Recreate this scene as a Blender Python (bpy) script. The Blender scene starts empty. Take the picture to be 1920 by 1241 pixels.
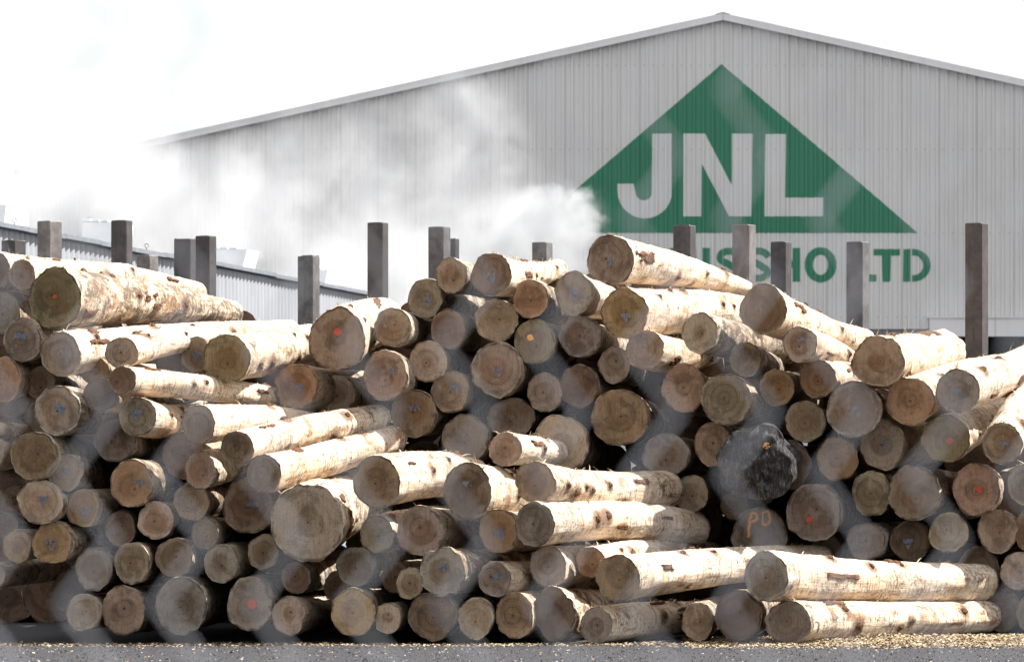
import bpy, bmesh, math, random
from mathutils import Vector, Matrix, noise
R = math.radians
sc = bpy.context.scene
col = sc.collection
PI = math.pi

# ------------------------------------------------------------------ camera frame: metres from the photograph
FPX, D0, CAMZ, CX, HY = 10960.0, 40.0, 1.2, 960.0, 878.0
def at(x, y, Y):
    return Vector(((x - CX) / FPX * Y, Y, CAMZ - (y - HY) / FPX * Y))
def px(p, Y):
    return p * Y / FPX

# ------------------------------------------------------------------ objects
def tag(o, label=None, cat=None, group=None, kind=None):
    if label: o['label'] = label
    if cat: o['category'] = cat
    if group: o['group'] = group
    if kind: o['kind'] = kind
    return o
def link(name, me, mats, parent=None):
    o = bpy.data.objects.new(name, me)
    col.objects.link(o)
    for m in (mats if isinstance(mats, (list, tuple)) else [mats]):
        me.materials.append(m)
    if parent: o.parent = parent
    return o
def empty(name, loc):
    o = bpy.data.objects.new(name, None); col.objects.link(o); o.location = loc
    o.empty_display_size = .2
    return o
def mesh(name, vs, fs, smooth=False, mi=None):
    me = bpy.data.meshes.new(name)
    me.from_pydata([tuple(v) for v in vs], [], fs)
    if smooth: me.polygons.foreach_set('use_smooth', [True] * len(fs))
    if mi: me.polygons.foreach_set('material_index', mi)
    me.update()
    return me
class MB:
    def __init__(s): s.v = []; s.f = []
    def box(s, lo, hi):
        b = len(s.v)
        for z in (lo[2], hi[2]):
            for (x, y) in ((lo[0], lo[1]), (hi[0], lo[1]), (hi[0], hi[1]), (lo[0], hi[1])):
                s.v.append((x, y, z))
        s.f += [(b+3, b+2, b+1, b), (b+4, b+5, b+6, b+7), (b, b+1, b+5, b+4), (b+1, b+2, b+6, b+5), (b+2, b+3, b+7, b+6), (b+3, b, b+4, b+7)]
    def prism(s, a, b_):
        b = len(s.v); n = len(a); s.v += [tuple(p) for p in a] + [tuple(p) for p in b_]
        s.f.append(tuple(range(b + n - 1, b - 1, -1))); s.f.append(tuple(range(b + n, b + 2 * n)))
        for i in range(n):
            j = (i + 1) % n
            s.f.append((b + i, b + j, b + n + j, b + n + i))
    def tube(s, pts, r, k=6):
        pts = [Vector(p) for p in pts]; b = len(s.v); n = len(pts)
        for i, p in enumerate(pts):
            t = (pts[min(i + 1, n - 1)] - pts[max(i - 1, 0)]).normalized()
            u = t.orthogonal().normalized() if abs(t.z) > .98 else t.cross(Vector((0, 0, 1))).normalized()
            w = t.cross(u)
            for j in range(k):
                a = 2 * PI * j / k
                s.v.append(tuple(p + (u * math.cos(a) + w * math.sin(a)) * r))
        for i in range(n - 1):
            for j in range(k):
                jj = (j + 1) % k
                s.f.append((b + i * k + j, b + i * k + jj, b + (i + 1) * k + jj, b + (i + 1) * k + j))
        s.f.append(tuple(b + j for j in range(k - 1, -1, -1))); s.f.append(tuple(b + (n - 1) * k + j for j in range(k)))
    def build(s, name, mat, parent=None, smooth=False):
        return link(name, mesh(name, s.v, s.f, smooth), mat, parent)

# ------------------------------------------------------------------ materials
class NT:
    def __init__(s, tree): s.t = tree; s.N = tree.nodes; s.L = tree.links
    def n(s, typ, **kw):
        nd = s.N.new(typ)
        for k, v in kw.items():
            if k.startswith('i_'):
                key = k[2:]; key = int(key) if key.isdigit() else key.replace('_', ' ')
                s.put(nd.inputs[key], v)
            else: setattr(nd, k, v)
        return nd
    def put(s, sock, v):
        if isinstance(v, bpy.types.NodeSocket): s.L.new(v, sock)
        elif isinstance(v, bpy.types.Node): s.L.new(v.outputs[0], sock)
        else: sock.default_value = v
    def math(s, op, a, b=None, c=None, clamp=False):
        nd = s.N.new('ShaderNodeMath'); nd.operation = op; nd.use_clamp = clamp
        for i, v in enumerate((a, b, c)):
            if v is not None: s.put(nd.inputs[i], v)
        return nd.outputs[0]
    def vmath(s, op, a, b=None):
        nd = s.N.new('ShaderNodeVectorMath'); nd.operation = op
        s.put(nd.inputs[0], a)
        if b is not None: s.put(nd.inputs[1], b)
        return nd.outputs['Value'] if op in ('LENGTH', 'DOT_PRODUCT', 'DISTANCE') else nd.outputs[0]
    def noise(s, vec, scale, detail=4, rough=.55, dist=0, out=0):
        nd = s.N.new('ShaderNodeTexNoise'); s.put(nd.inputs['Vector'], vec)
        nd.inputs['Scale'].default_value = scale; nd.inputs['Detail'].default_value = detail
        nd.inputs['Roughness'].default_value = rough; nd.inputs['Distortion'].default_value = dist
        return nd.outputs[out]
    def mapping(s, vec, scale=(1, 1, 1)):
        nd = s.N.new('ShaderNodeMapping'); s.put(nd.inputs[0], vec); nd.inputs['Scale'].default_value = scale
        return nd.outputs[0]
    def ramp(s, v, a, b, lo=0., hi=1.):
        nd = s.N.new('ShaderNodeMapRange'); s.put(nd.inputs[0], v)
        for i, q in enumerate((a, b, lo, hi)): nd.inputs[i + 1].default_value = q
        nd.interpolation_type = 'SMOOTHSTEP'
        return nd.outputs[0]
    def mix(s, f, a, b, mode='MIX'):
        nd = s.N.new('ShaderNodeMix'); nd.data_type = 'RGBA'; nd.blend_type = mode
        s.put(nd.inputs[0], f)
        for k, v in ((6, a), (7, b)):
            if isinstance(v, tuple): v = tuple(v) + (1,) * (4 - len(v))
            s.put(nd.inputs[k], v)
        return nd.outputs[2]
def new_mat(name, rough=.85, spec=.25, metal=0):
    m = bpy.data.materials.new(name); m.use_nodes = True
    nt = NT(m.node_tree); b = nt.N['Principled BSDF']
    b.inputs['Roughness'].default_value = rough; b.inputs['Specular IOR Level'].default_value = spec
    b.inputs['Metallic'].default_value = metal
    return m, nt, b
def bump(nt, b, h, strength=.5, dist=.01):
    nd = nt.n('ShaderNodeBump'); nd.inputs['Strength'].default_value = strength; nd.inputs['Distance'].default_value = dist
    nt.put(nd.inputs['Height'], h); nt.L.new(nd.outputs[0], b.inputs['Normal'])
def seeded(nt, sep=37.):
    """object coordinates shifted by the object's own random number"""
    tc = nt.n('ShaderNodeTexCoord'); oi = nt.n('ShaderNodeObjectInfo')
    off = nt.math('MULTIPLY', oi.outputs['Random'], sep)
    cx = nt.n('ShaderNodeCombineXYZ'); 
    for i in range(3): nt.put(cx.inputs[i], off)
    return nt.vmath('ADD', tc.outputs['Object'], cx.outputs[0]), tc.outputs['Object'], oi

def mat_body():
    m, nt, b = new_mat('peeled_pine', .8, .2)
    P, O, oi = seeded(nt)
    tint = oi.outputs['Color']
    fibre = nt.noise(nt.mapping(P, (22, 22, 1.6)), 3, 5, .6)
    scrape = nt.noise(nt.mapping(P, (3, 3, 26)), 2, 4, .6)
    big = nt.noise(nt.mapping(P, (1.5, 1.5, 1)), 3.2, 4, .6)
    big2 = nt.noise(nt.mapping(P, (2, 2, .9)), 4.5, 5, .7, .6)
    c = nt.mix(nt.ramp(big, .35, .7), (.66, .53, .39), (.78, .71, .60))
    c = nt.mix(nt.ramp(fibre, .48, .68, 0, .45), c, (.27, .165, .085))
    c = nt.mix(nt.ramp(scrape, .50, .64, 0, .6), c, (.21, .12, .065))
    # cambium and bark left on in ragged patches
    pat = nt.math('ADD', nt.math('MULTIPLY', big2, .75), nt.math('MULTIPLY', scrape, .25))
    # the object's alpha says how much bark was left on
    thr = nt.math('SUBTRACT', .635, nt.math('MULTIPLY', oi.outputs['Alpha'], .20))
    k = nt.math('MULTIPLY', nt.math('SUBTRACT', pat, thr), 14, clamp=True)
    barkc = nt.mix(nt.noise(nt.mapping(P, (9, 9, 20)), 3, 5, .7), (.03, .024, .02), (.14, .10, .072))
    c = nt.mix(nt.math('MULTIPLY', k, .85), c, barkc)
    cam_ = nt.noise(nt.mapping(P, (2.2, 2.2, 1.1)), 2.6, 5, .65, .8)
    c = nt.mix(nt.ramp(cam_, .54, .66, 0, .7), c, (.28, .135, .058))
    mot = nt.noise(nt.mapping(P, (1.6, 1.6, 1.2)), 2.1, 3, .5)
    mo2 = nt.noise(nt.mapping(P, (7, 7, 9)), 4.5, 5, .7)
    c = nt.mix(nt.math('MULTIPLY', nt.ramp(mot, .50, .62), nt.ramp(mo2, .47, .58, 0, .72)), c, (.115, .092, .074))
    stn = nt.n('ShaderNodeAttribute', attribute_name='stain').outputs['Fac']
    c = nt.mix(nt.ramp(nt.math('MULTIPLY', stn, nt.math('ADD', .35, nt.math('MULTIPLY', mo2, 1.3))), .18, .75, 0, .85), c, (.11, .055, .03))
    fl = nt.noise(nt.mapping(P, (10, 10, 7)), 3.5, 5, .72)
    c = nt.mix(nt.ramp(fl, .575, .64, 0, .8), c, (.065, .045, .032))
    c = nt.mix(1.0, c, tint, 'MULTIPLY')
    nt.put(b.inputs['Base Color'], c)
    h = nt.math('ADD', nt.math('MULTIPLY', fibre, .4), nt.math('ADD', nt.math('MULTIPLY', scrape, .5), nt.math('MULTIPLY', k, .5)))
    bump(nt, b, h, .8, .012)
    return m
def mat_cut():
    m, nt, b = new_mat('sawn_pine_end', .9, .1)
    P, O, oi = seeded(nt)
    at_ = nt.n('ShaderNodeAttribute', attribute_name='rad'); rad = at_.outputs['Fac']
    tint = oi.outputs['Color']; rnd = oi.outputs['Random']
    n1 = nt.noise(P, 5, 3, .5); n2 = nt.noise(P, 16, 4, .6); n3 = nt.noise(P, 60, 3, .6)
    # growth rings round an off-centre pith
    off = nt.vmath('SCALE', nt.vmath('SUBTRACT', nt.noise(P, .9, 0, .5, 0, 1), (.5, .5, .5)))
    off.node.inputs['Scale'].default_value = .10
    q = nt.vmath('LENGTH', nt.vmath('MULTIPLY', nt.vmath('ADD', O, off), (1, 1, 0)))
    q = nt.math('ADD', q, nt.math('MULTIPLY', nt.math('SUBTRACT', n2, .5), .014))
    ring = nt.math('SINE', nt.math('MULTIPLY', q, nt.math('ADD', 330, nt.math('MULTIPLY', rnd, 200))))
    ring2 = nt.math('SINE', nt.math('ADD', nt.math('MULTIPLY', q, 118), nt.math('MULTIPLY', rnd, 9)))
    ringamt = nt.ramp(nt.noise(P, 2.3, 2, .5), .36, .62, .25, 1.)
    c = nt.mix(nt.ramp(n1, .3, .75), (.205, .148, .103), (.305, .232, .176))
    c = nt.mix(nt.math('MULTIPLY', nt.ramp(ring, -.2, .9, 0, .30), ringamt), c, (.085, .05, .032))
    c = nt.mix(nt.math('MULTIPLY', nt.ramp(ring2, .1, .9, 0, .38), ringamt), c, (.09, .052, .032))
    # pale dry sapwood on part of the end, edge wandering with the grain
    oi2 = nt.math('FRACT', nt.math('MULTIPLY', rnd, 17.3))
    sw1 = nt.math('ADD', rad, nt.math('MULTIPLY', nt.math('SUBTRACT', nt.noise(P, 3.4, 3, .55), .5), 1.3))
    sk = nt.math('MULTIPLY', nt.math('SUBTRACT', sw1, nt.math('ADD', .35, nt.math('MULTIPLY', oi2, .6))), 9, clamp=True)
    c = nt.mix(nt.math('MULTIPLY', sk, .55), c, (.385, .303, .236))
    # heartwood: redder; width differs between logs
    hw = nt.math('ADD', rad, nt.math('MULTIPLY', nt.math('SUBTRACT', n1, .5), .5))
    hs = nt.math('SUBTRACT', nt.math('MULTIPLY', rnd, 1.1), .15)
    hk = nt.math('MULTIPLY', nt.math('SUBTRACT', hs, hw), 7, clamp=True)
    c = nt.mix(nt.math('MULTIPLY', hk, .38), c, (.21, .105, .055))
    # weather stain in blotches, darker wedge
    st = nt.noise(nt.mapping(P, (1, 1, .2)), 4.6, 5, .68, .7)
    c = nt.mix(nt.ramp(st, .50, .63, 0, .50), c, (.085, .066, .054))
    st2 = nt.noise(nt.mapping(P, (1.3, .8, .2)), 7.5, 5, .66, .4)
    c = nt.mix(nt.ramp(st2, .54, .64, 0, .45), c, (.36, .29, .23))
    # saw streaks
    sw = nt.noise(nt.mapping(P, (45, 5, 1)), 1.6, 3, .6)
    c = nt.mix(nt.ramp(sw, .48, .66, 0, .24), c, (.085, .06, .045))
    sp = nt.n('ShaderNodeSeparateXYZ'); nt.put(sp.inputs[0], nt.vmath('ADD', O, off))
    ang = nt.math('ARCTAN2', sp.outputs[1], sp.outputs[0])
    cxy = nt.n('ShaderNodeCombineXYZ'); nt.put(cxy.inputs[0], nt.math('MULTIPLY', ang, 2.2)); nt.put(cxy.inputs[1], nt.math('MULTIPLY', q, 3)); nt.put(cxy.inputs[2], nt.math('MULTIPLY', rnd, 50))
    ck = nt.noise(cxy.outputs[0], 2.6, 3, .6)
    ckm = nt.math('SUBTRACT', 1, nt.math('MULTIPLY', nt.math('ABSOLUTE', nt.math('SUBTRACT', ck, .5)), 60), clamp=True)
    c = nt.mix(nt.math('MULTIPLY', ckm, nt.ramp(nt.noise(P, 6, 2, .5), .48, .6, 0, .6)), c, (.045, .032, .026))
    c = nt.mix(nt.ramp(q, .004, .012, .8, 0), c, (.05, .033, .025))
    # rim: inner bark, ragged
    rr = nt.math('ADD', rad, nt.math('MULTIPLY', nt.math('SUBTRACT', n2, .5), .12))
    rimc = nt.mix(nt.ramp(nt.noise(P, 11, 4, .6), .42, .6), (.06, .042, .034), (.34, .285, .23))
    c = nt.mix(nt.ramp(rr, .90, .965, 0, .8), c, rimc)
    c = nt.mix(nt.ramp(n3, .52, .72, 0, .4), c, (.07, .05, .038))
    c = nt.mix(1.0, c, tint, 'MULTIPLY')
    nt.put(b.inputs['Base Color'], c)
    bump(nt, b, nt.math('ADD', nt.math('MULTIPLY', sw, .6), nt.math('ADD', nt.math('MULTIPLY', n3, .4), nt.math('MULTIPLY', ring, .08))), .7, .006)
    return m
def mat_flat(name, c, c2=None, scale=12, rough=.8, spec=.2, metal=0, bumpy=0):
    m, nt, b = new_mat(name, rough, spec, metal)
    P, O, oi = seeded(nt)
    n = nt.noise(P, scale, 5, .65)
    nt.put(b.inputs['Base Color'], nt.mix(nt.ramp(n, .3, .72), c, c2 or tuple(q * .7 for q in c)))
    if bumpy: bump(nt, b, n, bumpy, .01)
    return m
def mat_paint(name, c, wear=.88):
    """worn spray paint with bare wood showing through"""
    m, nt, b = new_mat(name, .8, .15)
    P, O, oi = seeded(nt)
    n = nt.noise(P, 70, 4, .7)
    nt.put(b.inputs['Base Color'], nt.mix(nt.ramp(n, .40, .56, 0, wear), c, (.22, .165, .125)))
    return m
def mat_wall(name, c, streak=.35, worn=None, ribs=False):
    m, nt, b = new_mat(name, .6, .3)
    tc = nt.n('ShaderNodeTexCoord'); P = tc.outputs['Object']
    s1 = nt.noise(nt.mapping(P, (5, 5, .35)), 1.6, 5, .65)
    s2 = nt.noise(nt.mapping(P, (7, 7, .3)), 1.5, 4, .6)
    big = nt.noise(P, .35, 4, .6)
    dirt = tuple(q * .55 for q in c)
    k = nt.math('ADD', nt.ramp(s1, .45, .8, 0, streak), nt.ramp(s2, .5, .8, 0, streak * .7), clamp=True)
    cc = nt.mix(k, c, dirt)
    cc = nt.mix(nt.ramp(big, .4, .75, 0, .22), cc, dirt)
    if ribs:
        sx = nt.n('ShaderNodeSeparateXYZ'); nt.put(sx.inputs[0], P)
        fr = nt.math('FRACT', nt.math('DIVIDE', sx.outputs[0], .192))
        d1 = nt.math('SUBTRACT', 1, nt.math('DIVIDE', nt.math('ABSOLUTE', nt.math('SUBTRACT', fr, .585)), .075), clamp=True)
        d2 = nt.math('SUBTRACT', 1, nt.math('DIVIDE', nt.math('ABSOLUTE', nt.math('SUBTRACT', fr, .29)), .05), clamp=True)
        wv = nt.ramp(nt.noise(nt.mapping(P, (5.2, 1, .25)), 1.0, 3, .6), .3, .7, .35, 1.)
        f4 = nt.math('FRACT', nt.math('DIVIDE', nt.math('ADD', sx.outputs[0], .05), .768))
        lap = nt.math('SUBTRACT', 1, nt.math('DIVIDE', nt.math('ABSOLUTE', nt.math('SUBTRACT', f4, .5)), .022), clamp=True)
        cc = nt.mix(nt.math('MULTIPLY', lap, .36), cc, tuple(q * .3 for q in c))
        fz = nt.math('FRACT', nt.math('DIVIDE', sx.outputs[2], 1.72))
        scr = nt.math('MULTIPLY', nt.math('LESS_THAN', nt.math('ABSOLUTE', nt.math('SUBTRACT', fz, .5)), .009), nt.math('LESS_THAN', nt.math('ABSOLUTE', nt.math('SUBTRACT', fr, .14)), .085))
        cc = nt.mix(nt.math('MULTIPLY', scr, .28), cc, (.10, .09, .085))
        cc = nt.mix(nt.math('MULTIPLY', nt.math('ADD', nt.math('MULTIPLY', d1, .55), nt.math('MULTIPLY', d2, .25)), wv), cc, tuple(q * .4 for q in c))  # rib shading put into the colour: darker bands along both flanks
    if worn:
        w = nt.noise(P, 9, 5, .7)
        cc = nt.mix(nt.ramp(w, .62, .75, 0, .35), cc, worn)
    nt.put(b.inputs['Base Color'], cc)
    return m
def mat_steel():
    m, nt, b = new_mat('weathered_steel', .55, .5)
    P, O, oi = seeded(nt)
    n = nt.noise(P, 9, 6, .7); n2 = nt.noise(nt.mapping(P, (6, 6, .7)), 3, 4, .6); n3 = nt.noise(P, 45, 4, .7)
    c = nt.mix(nt.ramp(n, .35, .7), (.070, .067, .068), (.150, .144, .142))
    c = nt.mix(nt.ramp(n2, .5, .72, 0, .6), c, (.055, .040, .036))
    c = nt.mix(nt.ramp(n3, .54, .72, 0, .55), c, (.20, .175, .17))
    c = nt.mix(1.0, c, oi.outputs['Color'], 'MULTIPLY')
    nt.put(b.inputs['Base Color'], c); bump(nt, b, n3, .3, .004)
    return m
def mat_ground():
    m, nt, b = new_mat('yard_asphalt', .85, .3)
    tc = nt.n('ShaderNodeTexCoord'); P = tc.outputs['Object']
    n = nt.noise(P, 1.1, 6, .65); f = nt.noise(P, 38, 4, .75); g = nt.noise(P, 14, 4, .7)
    c = nt.mix(nt.ramp(f, .35, .7), (.016, .016, .019), (.050, .049, .055))
    c = nt.mix(nt.ramp(n, .45, .7, 0, .6), c, (.04, .037, .036))
    c = nt.mix(nt.ramp(g, .62, .75, 0, .6), c, (.15, .13, .11))
    nt.put(b.inputs['Base Color'], c); bump(nt, b, nt.math('ADD', f, g), .8, .01)
    return m
def mat_rot():
    m, nt, b = new_mat('rotten_wood', 1., 0.)
    O = nt.n('ShaderNodeTexCoord').outputs['Object']
    f = nt.noise(nt.mapping(O, (30, 8, 8)), 1.6, 6, .75, 1.2); g = nt.noise(O, 9, 5, .7)
    c = nt.mix(nt.ramp(f, .45, .68), (.035, .033, .033), (.15, .142, .135))
    c = nt.mix(nt.ramp(g, .45, .7, 0, .7), c, (.035, .033, .032))
    nt.put(b.inputs['Base Color'], c); bump(nt, b, f, .6, .02)
    return m
def mat_chip():
    m, nt, b = new_mat('wood_chip', .9, .1)
    g = nt.n('ShaderNodeNewGeometry').outputs['Random Per Island']
    c = nt.mix(nt.ramp(g, .02, .22), (.10, .065, .042), (.33, .245, .155))
    nt.put(b.inputs['Base Color'], nt.mix(nt.ramp(g, .6, 1.), c, (.58, .47, .31)))
    return m
def mat_grit():
    m, nt, b = new_mat('yard_grit', .9, .2)
    g = nt.n('ShaderNodeNewGeometry').outputs['Random Per Island']
    c = nt.mix(nt.ramp(g, .2, .8), (.015, .015, .017), (.085, .083, .087))
    nt.put(b.inputs['Base Color'], nt.mix(nt.ramp(g, .93, .98), c, (.45, .43, .40)))
    return m
M = dict(
    body=mat_body(), cut=mat_cut(), steel=mat_steel(), ground=mat_ground(),
    knot=mat_flat('dark_knot', (.16, .09, .05), (.05, .03, .022), 40, .9, .1, 0, .5),
    bark=mat_flat('red_brown_bark', (.17, .085, .048), (.055, .032, .023), 22, .95, .1, 0, .8),
    fibre=mat_flat('bark_fibre', (.60, .50, .36), (.36, .25, .15), 30, .9, .1),
    rot=mat_rot(),
    blue=mat_paint('blue_marking_paint', (.045, .12, .22)),
    red=mat_paint('red_marking_paint', (.42, .045, .018), .35),
    orange=mat_paint('orange_marking_paint', (.80, .36, .06), .35),
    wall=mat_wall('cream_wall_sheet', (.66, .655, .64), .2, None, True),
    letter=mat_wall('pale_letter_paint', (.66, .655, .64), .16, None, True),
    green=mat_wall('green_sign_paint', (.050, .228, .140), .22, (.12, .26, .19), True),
    trim=mat_wall('pale_trim', (.66, .655, .645), .2),
    roof=mat_wall('roof_sheet', (.42, .43, .43), .3),
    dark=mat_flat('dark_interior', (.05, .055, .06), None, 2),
    kiln=mat_wall('galvanised_sheet', (.30, .31, .33), .55),
    cap=mat_flat('blue_grey_capping', (.19, .205, .235), None, 9, .5, .4),
    white=mat_flat('white_vent_sheet', (.72, .74, .76), (.62, .64, .66), 3, .5, .4),
    galv=mat_flat('galvanised_wire', (.62, .63, .66), (.5, .51, .53), 30, .45, .5),
    chip=mat_chip(), grit=mat_grit(),
)

# ------------------------------------------------------------------ ground
me = mesh('ground', [(-400, -30, 0), (400, -30, 0), (400, 900, 0), (-400, 900, 0)], [(0, 1, 2, 3)])
tag(link('ground', me, M['ground']), kind='structure')

# ------------------------------------------------------------------ logs
def sm(a, b, t):
    t = max(0., min(1., (t - a) / (b - a))); return t * t * (3 - 2 * t)
TONES = {  # tint on the cut end
    'tan': (1.0, 1.0, 1.0), 'pale': (1.22, 1.22, 1.22), 'grey': (.86, .92, .98), 'brown': (.84, .77, .70),
    'dark': (.50, .46, .44), 'orange': (1.04, .90, .70), 'red': (1.0, .84, .75), 'green': (.78, .80, .68)}
GROUP = 'sawn pine logs in the roadside stack'
def scribble(rng):
    """strokes of a sprayed tally: a short row of letters over a check mark, in units of the mark's half width"""
    st = []
    n = rng.choice((2, 3, 3, 4)); w = 2.0 / n
    for i in range(n):
        x = -1 + i * w; k = rng.choice('PIINVUA'); a = .75 * w
        y0, y1 = .1 + rng.uniform(-.1, .1), .95 + rng.uniform(-.1, .1)
        if k == 'I': st.append([(x + a * .4, y0), (x + a * .5, y1)])
        elif k == 'P': st.append([(x, y0), (x + .05, y1), (x + a, y1 - .1), (x + a * .9, .5), (x, .45)])
        elif k == 'N': st.append([(x, y0), (x, y1), (x + a, y0), (x + a, y1)])
        elif k == 'V': st.append([(x, y1), (x + a * .5, y0), (x + a, y1)])
        elif k == 'U': st.append([(x, y1), (x + .05, y0), (x + a, y0), (x + a, y1)])
        else: st.append([(x, y0), (x + a * .5, y1), (x + a, y0)])
    if rng.random() < .75:
        s = rng.uniform(.25, .45)
        st.append([(-s, -.15), (0, -.95), (s, -.1)]); 
        if rng.random() < .5: st.append([(-s, -.2), (s, -.2)])
    return st

def make_log(spec, idx):
    (x, y, rx, ry, d, far, tone, extra, label) = spec
    ex = extra or {}
    rng = random.Random(1000 + idx * 7)
    d = d + rng.uniform(-.04, .04)
    Y0 = D0 + d
    P0 = at(x, y, Y0); r0 = px(ry, Y0)
    if far:
        x2, y2, r2, d2 = far
        P1 = at(x2, y2, D0 + d2); r1 = px(r2, D0 + d2)
    else:
        L = rng.uniform(3.7, 4.4)
        lx = ex.get('lx', .10)
        P1 = P0 + L * Vector((lx + rng.uniform(-.03, .03), 1, rng.uniform(-.012, .012))); r1 = r0 * .86
    P0.z = max(P0.z, r0 * .97); P1.z = max(P1.z, r1 * .97)
    ax = (P1 - P0); L = ax.length; zx = ax.normalized()
    xx = Vector((zx.y, -zx.x, 0)).normalized(); yy = zx.cross(xx)
    # yy points down when xx is to the right of travel: keep a right handed frame with +Y up
    if yy.z < 0: xx, yy = -xx, -yy
    Mx = Matrix(((xx.x, yy.x, zx.x, P0.x), (xx.y, yy.y, zx.y, P0.y), (xx.z, yy.z, zx.z, P0.z), (0, 0, 0, 1)))
    cosv = abs(zx.y)
    xs = max(.80, min(1.18, rx / (ry * cosv)))
    lump = ex.get('lump', .068); sd = rng.uniform(0, 500)
    vis = bool(far) or ex.get('vis')
    nA, nZ = (56, 64) if vis else (44, 22)
    bend = rng.choice((-1, 1)) * rng.uniform(.015, .06) * (1 if far else .4); bph = rng.uniform(0, 6.28)
    tx, ty = rng.uniform(-.07, .07), rng.uniform(-.06, .06)
    knots = []
    if vis:
        for k in range(ex.get('knots', rng.randint(3, 6))):
            knots.append((rng.uniform(.25, L * .85), (rng.uniform(0, 2 * PI) if k > 4 else PI - rng.uniform(-.6, 1.8)), rng.uniform(.012, .036)))
    rot = ex.get('rot')
    sgn = 1 if xx.x > 0 else -1
    def axis_off(z):
        s = bend * math.sin(PI * z / L)
        return s * math.cos(bph), s * math.sin(bph)
    def rad_at(a, z):
        ca, sa = math.cos(a), math.sin(a)
        t = z / L
        r = r0 + (r1 - r0) * t
        r *= 1 + .05 * math.exp(-z / .25) * ex.get('flare', 1) - .05 * ex.get('flare', 1)
        n = noise.noise(Vector((ca * 1.3 + sd, sa * 1.3, z * .9))) * lump * 1.3
        n += noise.noise(Vector((ca * 3.2 + sd, sa * 3.2 + 9, z * 3))) * lump * .78
        n += noise.noise(Vector((ca * 8 + sd, sa * 8 + 9, z * 9))) * .022
        n += noise.noise(Vector((ca * 22 + sd, sa * 22 + 9, z * 16))) * .010
        r *= 1 + n
        for (kz, ka, kr) in knots:
            da = (a - ka + PI) % (2 * PI) - PI
            q = ((z - kz) ** 2 + (da * r) ** 2) / (kr * 1.5) ** 2
            if q < 4: r += .35 * kr * math.exp(-q)
        return r
    def front_z(px_, py_):
        w = tx * px_ + ty * py_
        w += noise.noise(Vector((px_ * 9 + sd, py_ * 9, 3))) * .006 + noise.noise(Vector((px_ * 40 + sd, py_ * 12, 7))) * .003
        if rot:
            q = math.hypot(px_, py_) / r0; a = math.atan2(py_, px_)
            w += -.10 * (1 - q * q) + noise.noise(Vector((math.cos(a) * 7, math.sin(a) * 7, q * 1.2))) * .13 * q + noise.noise(Vector((px_ * 14, py_ * 14, 2))) * .06 + noise.noise(Vector((px_ * 45, py_ * 20, 5))) * .04
        return w
    vs, fs, mi, stain = [], [], [], []
    for i in range(nZ + 1):
        z = L * (i / nZ) ** (1.12 if vis else 1.5)
        ox, oy = axis_off(z)
        fall = max(0., 1 - z / .35) ** 2; ffall = max(0., 1 - (L - z) / .3) ** 2
        for j in range(nA):
            a = 2 * PI * j / nA
            r = rad_at(a, z)
            if i == 0: r *= 1 - .034 * rng.random()
            X, Yv = r * math.cos(a) * xs, r * math.sin(a)
            zz = z + (front_z(X, Yv) if i == 0 else (tx * X + ty * Yv) * fall) + ffall * (noise.noise(Vector((X * 8, Yv * 8, sd))) * .08)
            vs.append((X + ox, Yv + oy, zz))
            sv = 0.
            for (kz, ka, kr) in knots:
                da = (a - ka + PI) % (2 * PI) - PI
                sv += math.exp(-(((z - kz) / (kr * 3.4)) ** 2 + (da * r / (kr * 2.6)) ** 2))
            stain.append(min(1., sv))
    for i in range(nZ):
        for j in range(nA):
            jj = (j + 1) % nA
            fs.append((i * nA + j, i * nA + jj, (i + 1) * nA + jj, (i + 1) * nA + j)); mi.append(0)
    c = len(vs); ox, oy = axis_off(L)
    vs.append((ox, oy, L - .01)); stain.append(0.)
    for j in range(nA):
        fs.append((nZ * nA + j, nZ * nA + (j + 1) % nA, c)); mi.append(1)
    me = mesh('log', vs, fs, True, mi)
    sa = me.attributes.new('stain', 'FLOAT', 'POINT'); sa.data.foreach_set('value', stain)
    o = link('log', me, [M['rot'] if rot else M['body'], M['cut']])
    o.matrix_world = Mx
    bt = ex.get('tint', rng.uniform(.86, 1.0) if vis else rng.uniform(.52, .75)); warm = rng.uniform(.94, 1.0)  # duller sides on packed-in logs: shade put into the tint
    bk = ex.get('bark', rng.uniform(.10, .45) if vis else rng.uniform(.35, .95))
    o.color = (bt, bt * warm, bt * warm * warm, bk)
    tag(o, label, 'log', GROUP)
    # cut end
    nR = 26 if rot else 10
    cv, cf, rd = [], [], []
    for q in range(1, nR + 1):
        for j in range(nA):
            v = vs[j]; f = q / nR
            X, Yv = v[0] * f, v[1] * f
            cv.append((X, Yv, v[2] if q == nR else front_z(X, Yv))); rd.append(f)
    cv.append((0, 0, front_z(0, 0))); rd.append(0.)
    for q in range(nR - 1):
        for j in range(nA):
            jj = (j + 1) % nA
            cf.append((q * nA + j, (q + 1) * nA + j, (q + 1) * nA + jj, q * nA + jj))
    for j in range(nA): cf.append((len(cv) - 1, j, (j + 1) % nA))
    cm = mesh('cut_end', cv, cf, True)
    att = cm.attributes.new('rad', 'FLOAT', 'POINT'); att.data.foreach_set('value', rd)
    ce = link('cut_end', cm, M['rot'] if rot else M['cut'], o)
    tn = TONES[tone]; v = rng.uniform(.74, 1.04)
    ce.color = (tn[0] * v * rng.uniform(.98, 1.06), tn[1] * v, tn[2] * v * rng.uniform(.84, 1.04), 1)
    # sprayed marks on the end
    def onto(u, w, lift=.005): return (u, w, front_z(u, w) - lift)
    s = px(1, Y0)
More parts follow.
